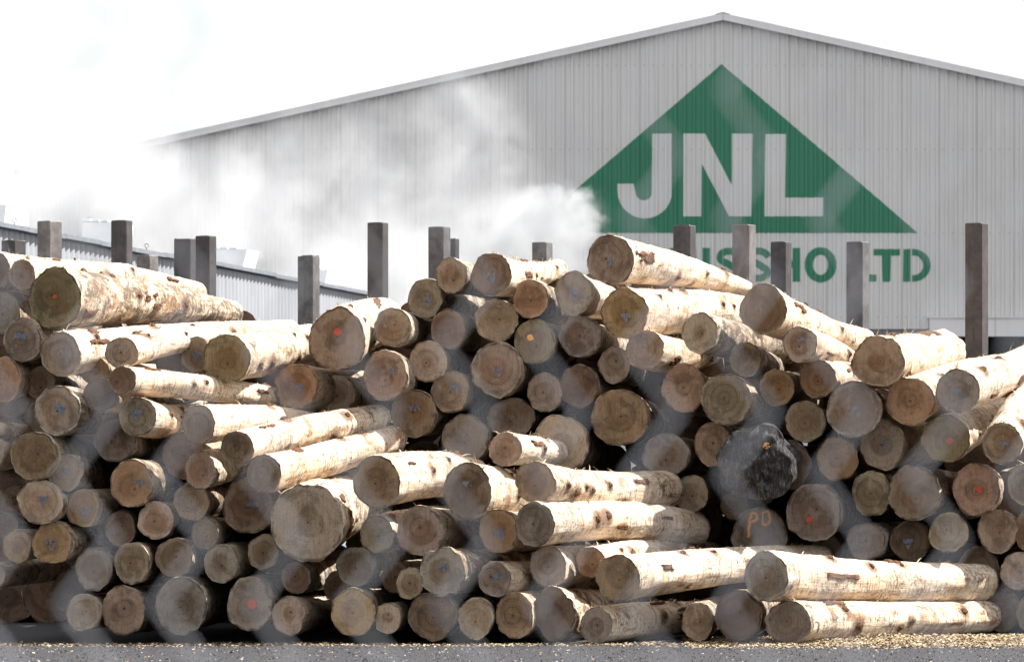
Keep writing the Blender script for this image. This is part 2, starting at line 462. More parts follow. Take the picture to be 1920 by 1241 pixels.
    def ribbons(name, strokes, cx_, cy_, half, wid, mat):
        mv, mf = [], []
        for st in strokes:
            pts = []
            for (p, q) in zip(st, st[1:]):
                for k in range(5):
                    t = k / 5; pts.append((p[0] + (q[0] - p[0]) * t, p[1] + (q[1] - p[1]) * t))
            pts.append(st[-1])
            pts = [(cx_ + (p[0] + rng.uniform(-.07, .07)) * half * sgn, cy_ + (p[1] + rng.uniform(-.07, .07)) * half) for p in pts]
            for i, p in enumerate(pts):
                a_ = pts[max(0, i - 1)]; b_ = pts[min(len(pts) - 1, i + 1)]
                dx, dy = b_[0] - a_[0], b_[1] - a_[1]; l = math.hypot(dx, dy) or 1
                w2 = wid * rng.uniform(.35, .7)
                nx, ny = -dy / l * w2, dx / l * w2
                mv += [onto(p[0] + nx, p[1] + ny), onto(p[0] - nx, p[1] - ny)]
                if i:
                    e = len(mv); mf.append((e - 4, e - 3, e - 1, e - 2))
        return link(name, mesh(name, mv, mf), mat, ce)
    mk = ex.get('mark')
    if mk == 'B':
        ox_, oy_ = ex.get('mo', (rng.uniform(-4, 8), rng.uniform(-8, 4)))
        ribbons('paint_mark', scribble(rng), ox_ * s * sgn, oy_ * s, ex.get('ms', 13) * s * .9, .0115, M['blue'])
    elif mk == 'PO':
        pp = [[(-.9, -1.1), (-.75, .2), (-.55, .9), (-.2, .85), (-.15, .4), (-.45, .15), (-.75, .2)],
              [(.3, -.1), (.3, .9), (.75, .95), (.95, .45), (.8, -.05), (.3, -.1)]]
        ribbons('paint_mark', pp, 0, 22 * s, 23 * s, .017, M['orange'])
    elif mk in ('R', 'O'):
        ox_, oy_ = ex.get('mo', (0, 0)); rr = ex.get('ms', 8) * s
        mv = [onto(ox_ * s * sgn, oy_ * s, .006)]; mf = []
        K = 20
        for j in range(K):
            a = 2 * PI * j / K; q = rr * rng.uniform(.72, 1.15)
            mv.append(onto(ox_ * s * sgn + q * math.cos(a), oy_ * s + q * math.sin(a), .006))
        for j in range(K): mf.append((0, 1 + j, 1 + (j + 1) % K))
        link('paint_dot', mesh('paint_dot', mv, mf), M['red'] if mk == 'R' else M['orange'], ce)
    # knots where branches were cut off
    for (kz, ka, kr) in knots:
        kv, kf = [], []
        K = 12
        for q, (f, hgt) in enumerate(((1.25, .0), (1.0, .010), (.55, .016))):
            for j in range(K):
                b_ = 2 * PI * j / K
                ff = f * rng.uniform(.55, 1.4)
                z = kz + ff * kr * math.cos(b_) * 1.2; a = ka + ff * kr * math.sin(b_) / r0 * .8
                r = rad_at(a, z) + hgt - .003
                ox, oy = axis_off(z)
                kv.append((r * math.cos(a) * xs + ox, r * math.sin(a) + oy, z))
        for q in range(2):
            for j in range(K):
                jj = (j + 1) % K
                kf.append((q * K + j, q * K + jj, (q + 1) * K + jj, (q + 1) * K + j))
        kf.append(tuple(2 * K + j for j in range(K)))
        link('knot', mesh('knot', kv, kf), M['knot'], o)
    # bark patches left by the peeler
    pats = list(ex.get('patch', ()))
    if far and not pats:
        for k in range(rng.choice((1, 1, 2, 3))):
            z0 = rng.uniform(.1, L * .75); a0 = rng.uniform(-.9, 1.5)
            pats.append((z0, z0 + rng.uniform(.18, .6), a0, a0 + rng.uniform(.2, .5)))
    for (z0, z1, a0, a1) in pats:
        if sgn < 0: a0, a1 = PI - a1, PI - a0
        nu, nv = 26, 18; pv, pf = [], []
        for i in range(nu + 1):
            for j in range(nv + 1):
                u = i / nu; w = j / nv
                z = z0 + (z1 - z0) * u; a = a0 + (a1 - a0) * w
                e = min(u, 1 - u, w, 1 - w)
                g = min(1, e * 3.4) - .9 * (noise.noise(Vector((z * 7, a * 3.2, sd))) + .5) - .35 * noise.noise(Vector((z * 25, a * 12, sd)))
                r = rad_at(a, z) + (.012 + .006 * noise.noise(Vector((z * 30, a * 12, 1))) if g > .12 else -.02)
                ox, oy = axis_off(z)
                pv.append((r * math.cos(a) * xs + ox, r * math.sin(a) + oy, z))
        for i in range(nu):
            for j in range(nv):
                b0 = i * (nv + 1) + j
                pf.append((b0, b0 + 1, b0 + nv + 2, b0 + nv + 1))
        link('bark_patch', mesh('bark_patch', pv, pf, True), M['bark'], o)
    # torn fibres along the top and round the sawn edge
    if ex.get('fib') or (vis and far):
        fv, ff = [], []
        def sliver(z, a, ln, up, wid):
            r = rad_at(a, z); ox, oy = axis_off(z)
            p = Vector((r * math.cos(a) * xs + ox, r * math.sin(a) + oy, z))
            nrm = Vector((math.cos(a), math.sin(a), 0)); tan = Vector((-math.sin(a), math.cos(a), 0))
            dr = (nrm * up + tan * rng.uniform(-1, 1) + Vector((0, 0, rng.uniform(-1.2, 1.2)))).normalized()
            sd_ = dr.cross(nrm); sd_ = sd_.normalized() * wid if sd_.length > .01 else tan * wid
            m1 = p + dr * ln * .5 + nrm * ln * rng.uniform(-.05, .15); e = p + dr * ln
            b_ = len(fv)
            p = p - nrm * .004
            for q in (p - sd_, p + sd_, m1 + sd_ * .8, m1 - sd_ * .8, e): fv.append(tuple(q))
            ff.extend([(b_, b_ + 1, b_ + 2, b_ + 3), (b_ + 3, b_ + 2, b_ + 4)])
        m_ = ex.get('fib', 1.)
        for k in range(int(45 * m_)):
            a = rng.gauss(PI / 2, .8); sliver(abs(rng.gauss(0, .03)), a, rng.uniform(.008, .028), rng.uniform(.0, .5), .0022)
        for k in range(int(110 * m_)):
            a = rng.gauss(PI / 2, .7); sliver(rng.uniform(.05, L * .97), a, rng.uniform(.015, .055), rng.uniform(.0, .32), .0025)
        for k in range(int(6 * m_)):
            a = rng.gauss(PI / 2, .5); sliver(rng.choice([rng.uniform(0, .1), rng.uniform(.1, L * .9)]), a, rng.uniform(.05, .12), rng.uniform(.05, .4), .005)
        fo = link('bark_fibres', mesh('bark_fibres', fv, ff), M['fibre'], o)
        fo['kind'] = 'stuff'
    return o

B = {'mark': 'B'}
LOGS = [
# x, y, rx, ry, depth, far (x, y, r, depth), tone, extra, label
(-8, 508, 25, 36, .9, (240, 520, 26, 5.0), 'dark', {}, 'dark log end half out of frame directly under the shortest steel post'),
(42, 516, 25, 30, .8, (372, 548, 19, 5.4), 'brown', {'bark': .2}, 'slim tan log resting behind the grey-weathered log with the tiny red dot'),
(103, 559, 50, 60, .6, (440, 588, 24, 5.0), 'green', {'mark': 'R', 'ms': 4.5, 'mo': (0, 3), 'bark': .8, 'lump': .05, 'fib': 1.4}, 'thick grey-weathered log with mossy end and tiny red dot, beneath the pale post'),
(5, 586, 32, 41, .9, None, 'grey', {}, 'pale grey log end touching the mossy-ended log on its outer side'),
(42, 637, 37, 42, .5, None, 'tan', {'mark': 'B'}, 'tan log end with faint blue mark just under the thick mossy-ended log'),
(114, 664, 39, 42, .4, (545, 618, 20, 4.8), 'tan', {'bark': .12}, 'long peeled log with clear growth rings lying directly under the thick mossy-ended log'),
(6, 712, 32, 43, .5, None, 'red', {'lump': .08}, 'reddish dark log end with a pale ragged bark ring, cut by the frame edge'),
(76, 718, 28, 32, .8, None, 'pale', {}, 'small pale log end below the long ringed log and beside the reddish bark-ringed one'),
(228, 662, 33, 30, .3, (420, 640, 24, 3.0), 'tan', {}, 'greyish log end overlapping the sunlit side of the long ringed log'),
(178, 696, 27, 26, .8, None, 'brown', {}, 'brown log end squeezed just above the small dark stained one'),
(188, 741, 32, 32, .35, None, 'dark', {'lump': .07}, 'small dark brown stained log end beneath a brown one, next to a slim sunlit log'),
(229, 713, 27, 28, .1, (542, 756, 23, 2.5), 'brown', {'bark': .3}, 'slim sunlit log sloping down towards the D-shaped brown log end'),
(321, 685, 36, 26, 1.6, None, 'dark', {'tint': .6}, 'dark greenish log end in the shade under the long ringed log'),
(367, 666, 26, 36, 1.5, None, 'tan', {'mark': 'B'}, 'narrow log end with blue mark tucked against the fat knotty log'),
(425, 672, 46, 47, 1.2, (578, 642, 36, 4.4), 'green', {'knots': 7, 'bark': .4, 'lump': .06, 'fib': 1.6}, 'fat knotty sunlit log with olive end, beside the big log with the bright red dot'),
(633, 635, 55, 60, 1.6, (720, 600, 44, 5.6), 'brown', {'mark': 'R', 'ms': 8, 'mo': (0, 13), 'vis': 1, 'fib': 1.2}, 'big log with a bright red dot, beside the lone post ending the kiln wall'),
(736, 614, 36, 38, 2.2, None, 'tan', {}, 'ringed tan log end just beyond the big log with the bright red dot'),
(722, 703, 43, 48, 2.0, None, 'tan', {'mark': 'B', 'mo': (18, 3), 'ms': 9}, 'ringed log end with blue mark, below and beside the big bright-red-dotted log'),
(556, 724, 41, 45, 2.0, None, 'red', {'mark': 'B', 'mo': (5, -5), 'ms': 9, 'lump': .09, 'lx': .22}, 'D-shaped brown log end with blue mark, under the fat knotty log'),
(630, 738, 37, 36, 2.5, None, 'pale', {}, 'plain pale log end between the D-shaped brown one and the ringed blue-marked one'),
(774, 774, 43, 45, 2.3, None, 'brown', {'mark': 'B', 'mo': (4, 4)}, 'dark ringed log end beside the far tip of the two slim sunlit logs'),
(107, 770, 43, 47, .1, None, 'tan', {'mark': 'B', 'mo': (8, 2), 'ms': 11, 'lx': .16}, 'large shaded log end with blue mark under the small pale one'),
(75, 782, 28, 30, .7, None, 'grey', {}, 'log end mostly hidden behind the large shaded blue-marked one'),
(258, 781, 36, 37, .15, (372, 775, 30, 2.6), 'grey', {'mark': 'B', 'ms': 11}, 'grey log end with blue mark and a short sunlit side, under a slim sunlit log'),
(372, 795, 33, 38, .1, (610, 800, 24, 2.5), 'tan', {'bark': .15}, 'sunlit log passing behind a slimmer one, next to the grey blue-marked log'),
(445, 841, 32, 35, 0, (711, 783, 27, 2.4), 'brown', {'bark': .35, 'knots': 6}, 'uppermost of two slim sunlit logs rising to the dark ringed log end'),
(-62, 812, 24, 24, .1, (82, 826, 22, 1.6), 'tan', {}, 'sunlit log side poking in from the frame edge above the shaded outer logs'),
(495, 888, 33, 38, -.1, (740, 824, 29, 2.4), 'tan', {'bark': .25}, 'second slim sunlit log, just below its twin and above the largest cracked log'),
(-20, 850, 26, 34, .3, (60, 842, 30, 3.0), 'tan', {}, 'log at the frame edge with a sliver of sunlit top'),
(63, 855, 47, 46, .05, None, 'brown', {'lump': .07}, 'broad brown log end under the sunlit log that pokes in from the edge'),
(217, 824, 41, 43, .5, None, 'grey', {}, 'hazy grey log end under the grey blue-marked log with sunlit side'),
(345, 852, 41, 45, .7, None, 'brown', {}, 'brown log end below the sunlit log, half covered by a smaller one'),
(375, 881, 30, 37, .3, (480, 862, 30, 3.2), 'pale', {'fib': .6}, 'small pale log end in front of a brown one, beside the lower slim sunlit log'),
(122, 885, 32, 37, .2, None, 'tan', {'mark': 'B', 'ms': 7}, 'neat tan log end with tiny mark, under the broad brown one'),
(247, 906, 41, 47, .2, None, 'orange', {'mark': 'B', 'mo': (12, -2), 'ms': 11}, 'orange-tinted oval log end with crisp blue mark'),
(76, 941, 44, 43, .1, None, 'pale', {'mark': 'B', 'ms': 12, 'lump': .07}, 'wide pale log end with blue mark, near the frame edge below the broad brown one'),
(155, 953, 32, 36, .2, None, 'orange', {'mark': 'B', 'lump': .07, 'lx': .2}, 'small orange-brown log end with two blue scribbles'),
(24, 935, 22, 25, .7, None, 'dark', {}, 'small dark log end hidden beside the wide pale blue-marked one'),
(8, 985, 27, 24, .6, None, 'dark', {}, 'dark reddish log end at the frame edge, above the small orange one'),
(31, 1024, 29, 31, .2, None, 'orange', {}, 'small orange log end near the frame edge beside a larger blue-marked one'),
(97, 1017, 38, 41, .1, None, 'orange', {'mark': 'B', 'mo': (0, -4), 'lx': .18}, 'orange log end with blue mark, under the wide pale one'),
(226, 991, 29, 35, .4, None, 'brown', {}, 'small brown log end under the orange-tinted oval one'),
(292, 975, 34, 36, .2, None, 'pale', {}, 'round pale-rimmed log end beside the orange-tinted oval one'),
(359, 940, 34, 36, .25, None, 'brown', {}, 'brown log end with curved saw mark, two below the sunlit logs'),
(384, 1000, 25, 32, .3, None, 'brown', {'lump': .07}, 'small speckled log end touching the large half-pale ringed one'),
(247, 1056, 34, 41, .1, None, 'tan', {'lump': .06}, 'egg-shaped pinkish log end above the pair in the ground row'),
(327, 1045, 37, 38, .15, None, 'brown', {}, 'mottled brown log end resting on the big round ground-row log'),
(176, 1066, 36, 42, .2, None, 'grey', {}, 'hazy grey log end with mossy top, above the smallest ground-row log'),
(414, 1057, 32, 37, .15, None, 'grey', {}, 'dark-rimmed log end with pale centre, above the red-dotted ground-row log'),
(156, 1148, 32, 36, .0, None, 'tan', {}, 'outermost log end of the ground row, beside the black gap'),
(232, 1143, 41, 48, .1, None, 'brown', {}, 'second ground-row log end, shaded brown on its lower half'),
(340, 1135, 49, 55, .0, None, 'grey', {'lump': .05}, 'big round grey log end standing in the ground row'),
(-14, 1078, 24, 26, .3, None, 'grey', {}, 'sliver of grey log end at the frame edge beside the black gap'),
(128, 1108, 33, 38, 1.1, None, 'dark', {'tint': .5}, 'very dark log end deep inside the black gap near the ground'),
(466, 948, 50, 54, .45, None, 'brown', {'mark': 'B', 'mo': (8, -2), 'ms': 12, 'lx': .05}, 'large ringed log end, half pale, beside the largest cracked log'),
(577, 980, 69, 75, -.1, (690, 930, 58, 3.6), 'tan', {'lump': .05, 'vis': 1, 'bark': .55, 'fib': .8}, 'largest log end, cracked, with a thick pale bark ring'),
(493, 1035, 30, 34, .2, None, 'tan', {}, 'small tan log end snug under the largest cracked log'),
(555, 1083, 28, 31, .35, None, 'brown', {}, 'small brown log end directly beneath the largest cracked log'),
(467, 1132, 41, 53, .0, None, 'grey', {'mark': 'R', 'ms': 9, 'mo': (5, 0), 'lump': .08}, 'ragged log end with bright red dot in the ground row'),
(541, 1154, 32, 37, .05, None, 'pale', {}, 'smooth pale log end in the ground row next to the ragged red-dotted one'),
(665, 1062, 36, 38, .1, None, 'grey', {}, 'plain grey log end below the bark ring of the largest log'),
(632, 1100, 24, 31, .5, None, 'brown', {}, 'brown log end half hidden between the plain grey one and the ground row'),
(662, 1148, 42, 46, .0, None, 'orange', {}, 'orange-brown ringed log end in the ground row beside the smallest pale one'),
(727, 1159, 26, 30, .0, None, 'pale', {}, 'smallest pale log end in the ground row'),
(741, 1082, 27, 30, .4, None, 'brown', {}, 'brown log end peeping out behind a small pale one above the ground row'),
(768, 1093, 26, 31, .1, None, 'pale', {}, 'small pale log end in front of a brown one, beside the thick-barked hexagonal log'),
(706, 1001, 32, 36, .2, (860, 975, 30, 3.8), 'tan', {}, 'round tan log end just under the wide sunlit log behind the oval one'),
(705, 903, 45, 50, -.05, (880, 897, 43, 2.2), 'brown', {'bark': .25, 'fib': 1.5}, 'wide sunlit log directly beside the top of the largest cracked log'),
(876, 919, 47, 53, .1, (1010, 935, 40, 3.6), 'brown', {'vis': 1, 'bark': .3, 'lump': .05, 'mark': 'B', 'mo': (-2, 12), 'ms': 5}, 'bulky oval log end overlapping the far end of the wide sunlit log'),
(934, 995, 36, 43, .2, None, 'orange', {'mark': 'B', 'mo': (4, -8), 'ms': 11}, 'orange oval log end with bright blue mark, below the bulky oval one'),
(787, 996, 43, 48, .15, None, 'tan', {'lx': .2}, 'grey-pink log end between the round tan one and the orange oval one'),
(829, 1072, 45, 47, -.1, None, 'grey', {'mark': 'B', 'mo': (4, 8), 'ms': 10, 'lump': .13, 'lx': .26, 'vis': 1, 'bark': 1.}, 'hexagonal log end with thick rough bark and faded blue mark'),
(928, 1085, 32, 34, .0, None, 'tan', {'mark': 'B', 'mo': (6, 0), 'ms': 10, 'lx': .28}, 'round ringed log end with a row of blue letters, beside the hexagonal log'),
(810, 1154, 46, 46, .0, None, 'dark', {}, 'dark log end with concentric rings in the ground row under the hexagonal one'),
(892, 1159, 34, 40, .0, None, 'pale', {}, 'pale smooth log end in the ground row under the blue-lettered one'),
(965, 1153, 36, 45, .0, None, 'orange', {'lx': .2}, 'orange-brown finely ringed log end in the ground row beside an irregular one'),
(1039, 1149, 40, 49, .05, (1170, 1135, 42, 3.2), 'dark', {'lump': .11, 'bark': .7}, 'irregular dark ground-row log end with cracked stained face and lit top'),
(1028, 1062, 35, 40, .35, (1190, 1040, 34, 3.6), 'grey', {'bark': .4}, 'grey-rimmed log end just under the sunlit log with the thick bark ring'),
(1108, 1054, 28, 30, .5, (1330, 1040, 27, 3.4), 'red', {'bark': .1}, 'small fresh reddish log end above the long sunlit knotty log'),
(1003, 904, 38, 40, .1, (1250, 917, 35, 2.5), 'brown', {'knots': 9, 'bark': .5, 'lump': .07, 'fib': 1.6}, 'knotty sunlit log lying directly on the sunlit log with thick bark ring'),
(1003, 983, 38, 42, -.05, (1306, 991, 34, 2.8), 'grey', {'knots': 3, 'bark': .15}, 'smooth sunlit log with a thick grey bark ring round its end'),
(947, 842, 31, 33, .8, (1090, 858, 20, 3.2), 'tan', {'bark': .1}, 'short tapering sunlit log wedged above the knotty sunlit log'),
(872, 823, 45, 46, 2.5, None, 'grey', {}, 'large hazy pink-grey log end above the bulky oval one'),
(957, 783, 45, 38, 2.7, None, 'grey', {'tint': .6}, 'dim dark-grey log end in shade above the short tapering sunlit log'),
(1051, 832, 54, 55, 2.3, None, 'pale', {}, 'large pale log end rising behind the knotty sunlit log'),
(1021, 735, 34, 38, 2.5, None, 'tan', {}, 'tan ringed log end touching the rough bark-covered pointed one'),
(1085, 724, 38, 41, 2.5, None, 'dark', {'lump': .10}, 'rough dark log end with pointed lower edge, beside a tan ringed one'),
(1162, 782, 56, 54, 2.4, None, 'brown', {'lump': .05}, 'very wide brown log end above the far half of the knotty sunlit log'),
(802, 678, 37, 40, 2.4, None, 'pale', {'lump': .08}, 'ragged pale log end beside the ringed blue-marked one'),
(844, 733, 37, 40, 2.4, None, 'tan', {'mark': 'B', 'mo': (10, 2), 'ms': 11}, 'log end with vivid blue scribble under the ragged pale one'),
(931, 693, 50, 51, 2.4, None, 'tan', {'mark': 'B', 'mo': (4, -4), 'ms': 11, 'lump': .10}, 'big squarish log end with blue mark under the two-tone one'),
(1002, 640, 39, 43, 2.4, None, 'green', {'mark': 'O', 'ms': 7, 'mo': (-8, 7)}, 'green-stained log end with orange-red dot'),
(931, 601, 41, 41, 2.5, None, 'tan', {}, 'two-tone log end, half pale and half brown, beside the green-stained one'),
(841, 617, 34, 38, 2.6, None, 'brown', {}, 'plain brown log end two below the topmost small faceted one'),
(797, 560, 33, 39, 2.6, None, 'tan', {'mark': 'B', 'mo': (6, -6), 'ms': 11}, 'tan log end with dark blue mark on the pile edge, near the paired tall post'),
(846, 517, 30, 34, 2.5, None, 'tan', {'lump': .08, 'lx': .22}, 'small faceted log end at the pile top in front of the paired tall post'),
(921, 515, 38, 41, 2.3, (1002, 527, 30, 5.0), 'brown', {'mark': 'B', 'mo': (2, -6), 'ms': 12, 'lump': .08, 'bark': .2, 'fib': 1., 'knots': 2}, 'log end with blue letters over a check mark at the pile top'),
(962, 512, 24, 26, 3.4, (1046, 506, 20, 6.2), 'tan', {'bark': .5, 'fib': 1.2, 'lump': .1, 'knots': 1}, 'sunlit log lying behind the one with blue letters over a check mark'),
(994, 560, 34, 37, 2.4, None, 'red', {}, 'round reddish ringed log end above the green-stained one'),
(1076, 550, 36, 41, 2.4, None, 'tan', {'mark': 'B', 'mo': (2, -4), 'ms': 12}, 'tan log end with pale blue letters, tucked under the topmost tapering log'),
(1087, 630, 40, 40, 2.5, None, 'grey', {'lump': .07}, 'grey faceted log end with pale rim, under the one with pale blue letters'),
(1152, 684, 30, 35, 2.6, None, 'pale', {}, 'small pale oval log end below the grey faceted one'),
(1145, 488, 44, 48, 2.2, (1400, 541, 15, 5.8), 'brown', {'mark': 'B', 'mo': (0, -2), 'ms': 8, 'lump': .06, 'bark': .12, 'patch': [(.05, .75, -.15, .75)], 'fib': .8}, 'topmost log of the pile, strongly tapering, with a patch of red-brown bark'),
(1172, 588, 44, 49, 2.2, (1404, 598, 42, 5.2), 'orange', {'mark': 'B', 'mo': (2, -8), 'ms': 10, 'bark': .12, 'patch': [(1.2, 2.9, -1.1, -.25)], 'knots': 7}, 'thick sunlit log directly under the topmost tapering log, blue mark on its end'),
(1209, 656, 36, 38, 2.2, (1330, 650, 34, 5.6), 'brown', {'bark': .3}, 'mottled log end directly under the thick sunlit log, dark moss on its rim'),
(1312, 624, 34, 39, 2.0, None, 'tan', {'lx': .24}, 'plain tan log end in front of the sunlit side of a thick log'),
(1431, 580, 44, 48, 2.2, (1618, 640, 24, 6.0), 'brown', {'bark': .25, 'fib': 1.3, 'knots': 7}, 'large ringed log sloping down towards the thick log before the tallest post'),
(1500, 645, 33, 34, 2.0, (1600, 690, 26, 5.2), 'tan', {'mark': 'B', 'mo': (2, 4), 'ms': 8}, 'tan log end with blue mark, just under the large ringed sloping log'),
(1398, 674, 31, 33, 2.6, None, 'tan', {}, 'small tan log end beside a small spot of sunlight'),
(1282, 727, 41, 47, 2.4, None, 'red', {'lump': .08}, 'dark reddish cracked log end overlapping a large pale-rimmed one'),
(1361, 749, 48, 49, 2.3, None, 'grey', {'lump': .05, 'lx': .2}, 'large pale-rimmed log end above the black broken stump'),
(1457, 727, 33, 35, 2.6, None, 'orange', {'lump': .06}, 'small orange log end with flattened sides, above the sharply ringed one'),
(1534, 710, 36, 37, 2.5, (1620, 700, 30, 5.6), 'red', {}, 'reddish log end under the blue-marked one, beside the thick log with red bark'),
(1510, 790, 39, 39, 2.6, None, 'tan', {'lump': .06}, 'sharply ringed log end with ragged rim, above the large red-dotted grey one'),
(1602, 767, 52, 55, 2.4, None, 'grey', {'mark': 'B', 'mo': (8, -4), 'ms': 11}, 'large smooth grey-tan log end with blue mark, below the thick log with red bark'),
(1647, 677, 50, 48, 2.2, (1768, 660, 43, 5.4), 'brown', {'bark': .3, 'patch': [(1.9, 2.9, .95, 1.7)], 'fib': 2., 'knots': 3}, 'thick sunlit log with a scrap of red bark on top, before the tallest post'),
(1707, 752, 47, 46, 2.4, (1870, 700, 37, 6.0), 'red', {'bark': .2, 'fib': 1.4}, 'dark red-ringed log end under the thick log with red bark'),
(1796, 733, 41, 42, 2.1, (1985, 650, 33, 5.4), 'grey', {'mark': 'B', 'mo': (-2, -4), 'ms': 10, 'bark': .2, 'fib': 1.8}, 'sunlit log with blue mark running up past the foot of the tallest post'),
(1655, 832, 42, 49, 2.6, None, 'tan', {'mark': 'B', 'ms': 11, 'lx': .2}, 'tan log end with pale blue mark under the large smooth grey-tan one'),
(1773, 822, 46, 45, 2.4, (1882, 770, 26, 5.4), 'green', {'mark': 'R', 'ms': 7, 'mo': (8, -5), 'bark': .3}, 'dark-rimmed log end with pale centre and red dot'),
(1879, 831, 38, 40, 2.1, (1978, 700, 40, 5.0), 'tan', {'mark': 'B', 'mo': (4, -4), 'ms': 9, 'bark': .45, 'fib': 1.8}, 'log end with blue mark and steep shaggy sunlit side, near the frame edge'),
(1570, 860, 39, 42, 2.6, None, 'red', {}, 'reddish round log end above the large red-dotted grey one'),
(1633, 925, 38, 43, 2.6, None, 'tan', {'lump': .10}, 'wavy-edged tan log end touching a smoky grey one with dark bark'),
(1713, 924, 48, 53, 2.5, None, 'grey', {'lump': .08, 'lx': .22, 'vis': 1, 'bark': 1.}, 'large smoky grey log end with dark bark on its flank'),
(1831, 917, 45, 51, 2.5, None, 'red', {'mark': 'R', 'ms': 7, 'mo': (5, -1)}, 'log end with dark parallel cracks and a dull red mark'),
(1922, 908, 32, 40, 2.4, (2010, 850, 38, 5.4), 'grey', {'bark': .4}, 'grey log end cut by the frame beside the cracked red-marked one'),
(1871, 995, 38, 42, 2.6, None, 'tan', {}, 'tan log end directly under the cracked red-marked one'),
(1932, 995, 30, 40, 2.6, None, 'brown', {}, 'brown log end cut by the frame under the grey one'),
(1778, 998, 37, 39, 2.6, None, 'pale', {}, 'pale hazy log end resting above the far end of the sunlit logs'),
(1707, 1013, 39, 39, 2.7, None, 'dark', {'mark': 'B', 'mo': (-4, -6), 'ms': 10}, 'dark log end with blue mark behind the top of a long sunlit log'),
(1623, 1014, 37, 36, 2.7, None, 'grey', {'lx': .25}, 'low grey log end behind the long sunlit log, beside the large red-dotted one'),
(1912, 1070, 37, 36, 2.6, None, 'tan', {}, 'tan log end at the frame edge, two above the ground'),
(1835, 1068, 40, 46, 2.8, None, 'pale', {}, 'hazy pale log end showing past the end of the upper long sunlit log'),
(1881, 1148, 34, 41, 2.8, None, 'grey', {}, 'hazy grey ground-level log end past the end of the lower long sunlit log'),
(1936, 1150, 26, 38, 2.6, None, 'grey', {}, 'log end cut by the frame edge near the ground'),
(1527, 960, 54, 56, 2.3, None, 'grey', {'mark': 'R', 'ms': 7, 'mo': (-10, -14)}, 'large grey log end with a small red dot, behind the long sunlit logs'),
(1418, 872, 70, 76, 1.7, None, 'grey', {'mark': 'O', 'ms': 7, 'mo': (20, 36), 'rot': 1, 'lump': .2, 'tint': .45, 'bark': 1.}, 'black rotten stump end with shredded fibres, biggest dark lump in the pile'),
(1478, 872, 42, 46, 2.6, None, 'dark', {}, 'dark log end mostly hidden behind the black rotten stump'),
(1423, 1003, 52, 53, 2.6, None, 'grey', {'mark': 'PO'}, 'dark log end with two orange painted letters, under the black stump'),
(1377, 946, 26, 29, 2.8, None, 'dark', {}, 'small dim log end between the black stump and the orange-lettered one'),
(1296, 925, 32, 36, 2.6, None, 'grey', {}, 'round hazy log end at the far end of the knotty sunlit log'),
(1248, 853, 45, 41, 2.5, None, 'grey', {}, 'hazy grey log end above the shaded tip of the knotty sunlit log'),
(1336, 833, 35, 42, 2.5, None, 'brown', {}, 'brown log end touching the black rotten stump, under the large pale-rimmed one'),
(1158, 1083, 43, 46, -.05, (1540, 1048, 28, 3.0), 'brown', {'knots': 6, 'bark': .2, 'fib': 1.4}, 'long sunlit knotty log with dark shaded end, reaching behind another long log'),
(1436, 1081, 40, 48, -.15, (1842, 1091, 37, 2.7), 'grey', {'bark': .25, 'knots': 6}, 'long sunlit log with plain grey end, stacked on another long log by the chips'),
(1118, 1172, 30, 35, .0, (1352, 1160, 33, 2.2), 'grey', {'bark': .25, 'fib': 2.}, 'sunlit ground log with frayed fibres at its end and dirty underside'),
(1308, 1164, 31, 37, .35, None, 'pale', {'lump': .09}, 'egg-shaped pale log end standing before a sunlit ground log'),
(1384, 1154, 43, 48, .0, None, 'dark', {}, 'dark round ground log end with vertical saw lines, between two sunlit ground logs'),
(1477, 1166, 50, 41, -.1, (1843, 1158, 32, 2.7), 'grey', {'bark': .45, 'knots': 5, 'fib': 1.2}, 'lowest long sunlit log on the wood chips, with grey-stained wide end'),
(1548, 1029, 28, 30, 3.0, None, 'dark', {}, 'dark log end behind the broken stub of the long knotty log'),
]

for i, s in enumerate(LOGS): make_log(s, i)
# rear tier of the stack: added to block light in the gaps, plain copies
TOP = [(-400, 505), (60, 515), (130, 540), (400, 565), (480, 590), (560, 605), (640, 600), (740, 600), (800, 545), (880, 520), (1000, 525), (1140, 505), (1260, 525), (1400, 580), (1500, 620), (1650, 665), (1780, 690), (1880, 700), (2400, 690)]
def top_at(x):
    for (p, q) in zip(TOP, TOP[1:]):
        if p[0] <= x <= q[0]: return p[1] + (q[1] - p[1]) * (x - p[0]) / (q[0] - p[0])
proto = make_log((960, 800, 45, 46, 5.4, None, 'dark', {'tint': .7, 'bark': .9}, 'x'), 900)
src_end = proto.children[0]
rng = random.Random(5); RR = .20; first = True
for ci in range(23):
    x = -3.94 + ci * RR * 1.79
    Y = 45.5
    zt = CAMZ - (top_at(CX + x * FPX / Y) + 8 - HY) / FPX * Y - RR
    z0 = RR * (2 if ci % 2 else 1); n = int((zt - z0) / (2 * RR))
    zs = [z0 + 2 * RR * k for k in range(n + 1)] + ([.19] if ci % 2 else [])
    if zt - (z0 + 2 * RR * n) > .1: zs.append(zt)
    for z in zs:
        Y = 45.5 + rng.uniform(-.25, .2)
        if first: o = proto; e = src_end; first = False
        else:
            o = proto.copy(); col.objects.link(o); e = src_end.copy(); col.objects.link(e); e.parent = o
        k = rng.uniform(1.09, 1.14) * RR / px(46, 45.4)
        o.matrix_world = Matrix.Translation((x + rng.uniform(-.02, .02), Y, max(z, .2))) @ Matrix.Rotation(R(rng.uniform(-2.5, 2.5)), 4, 'Z') @ Matrix.Rotation(PI / 2, 4, 'X') @ Matrix.Rotation(PI, 4, 'X') @ Matrix.Rotation(rng.uniform(0, 6.28), 4, 'Z') @ Matrix.Diagonal((k, k, .68, 1))
        tag(o, 'log deep inside the stack, added to keep light out of the gaps', 'log', 'added logs deep inside the stack')

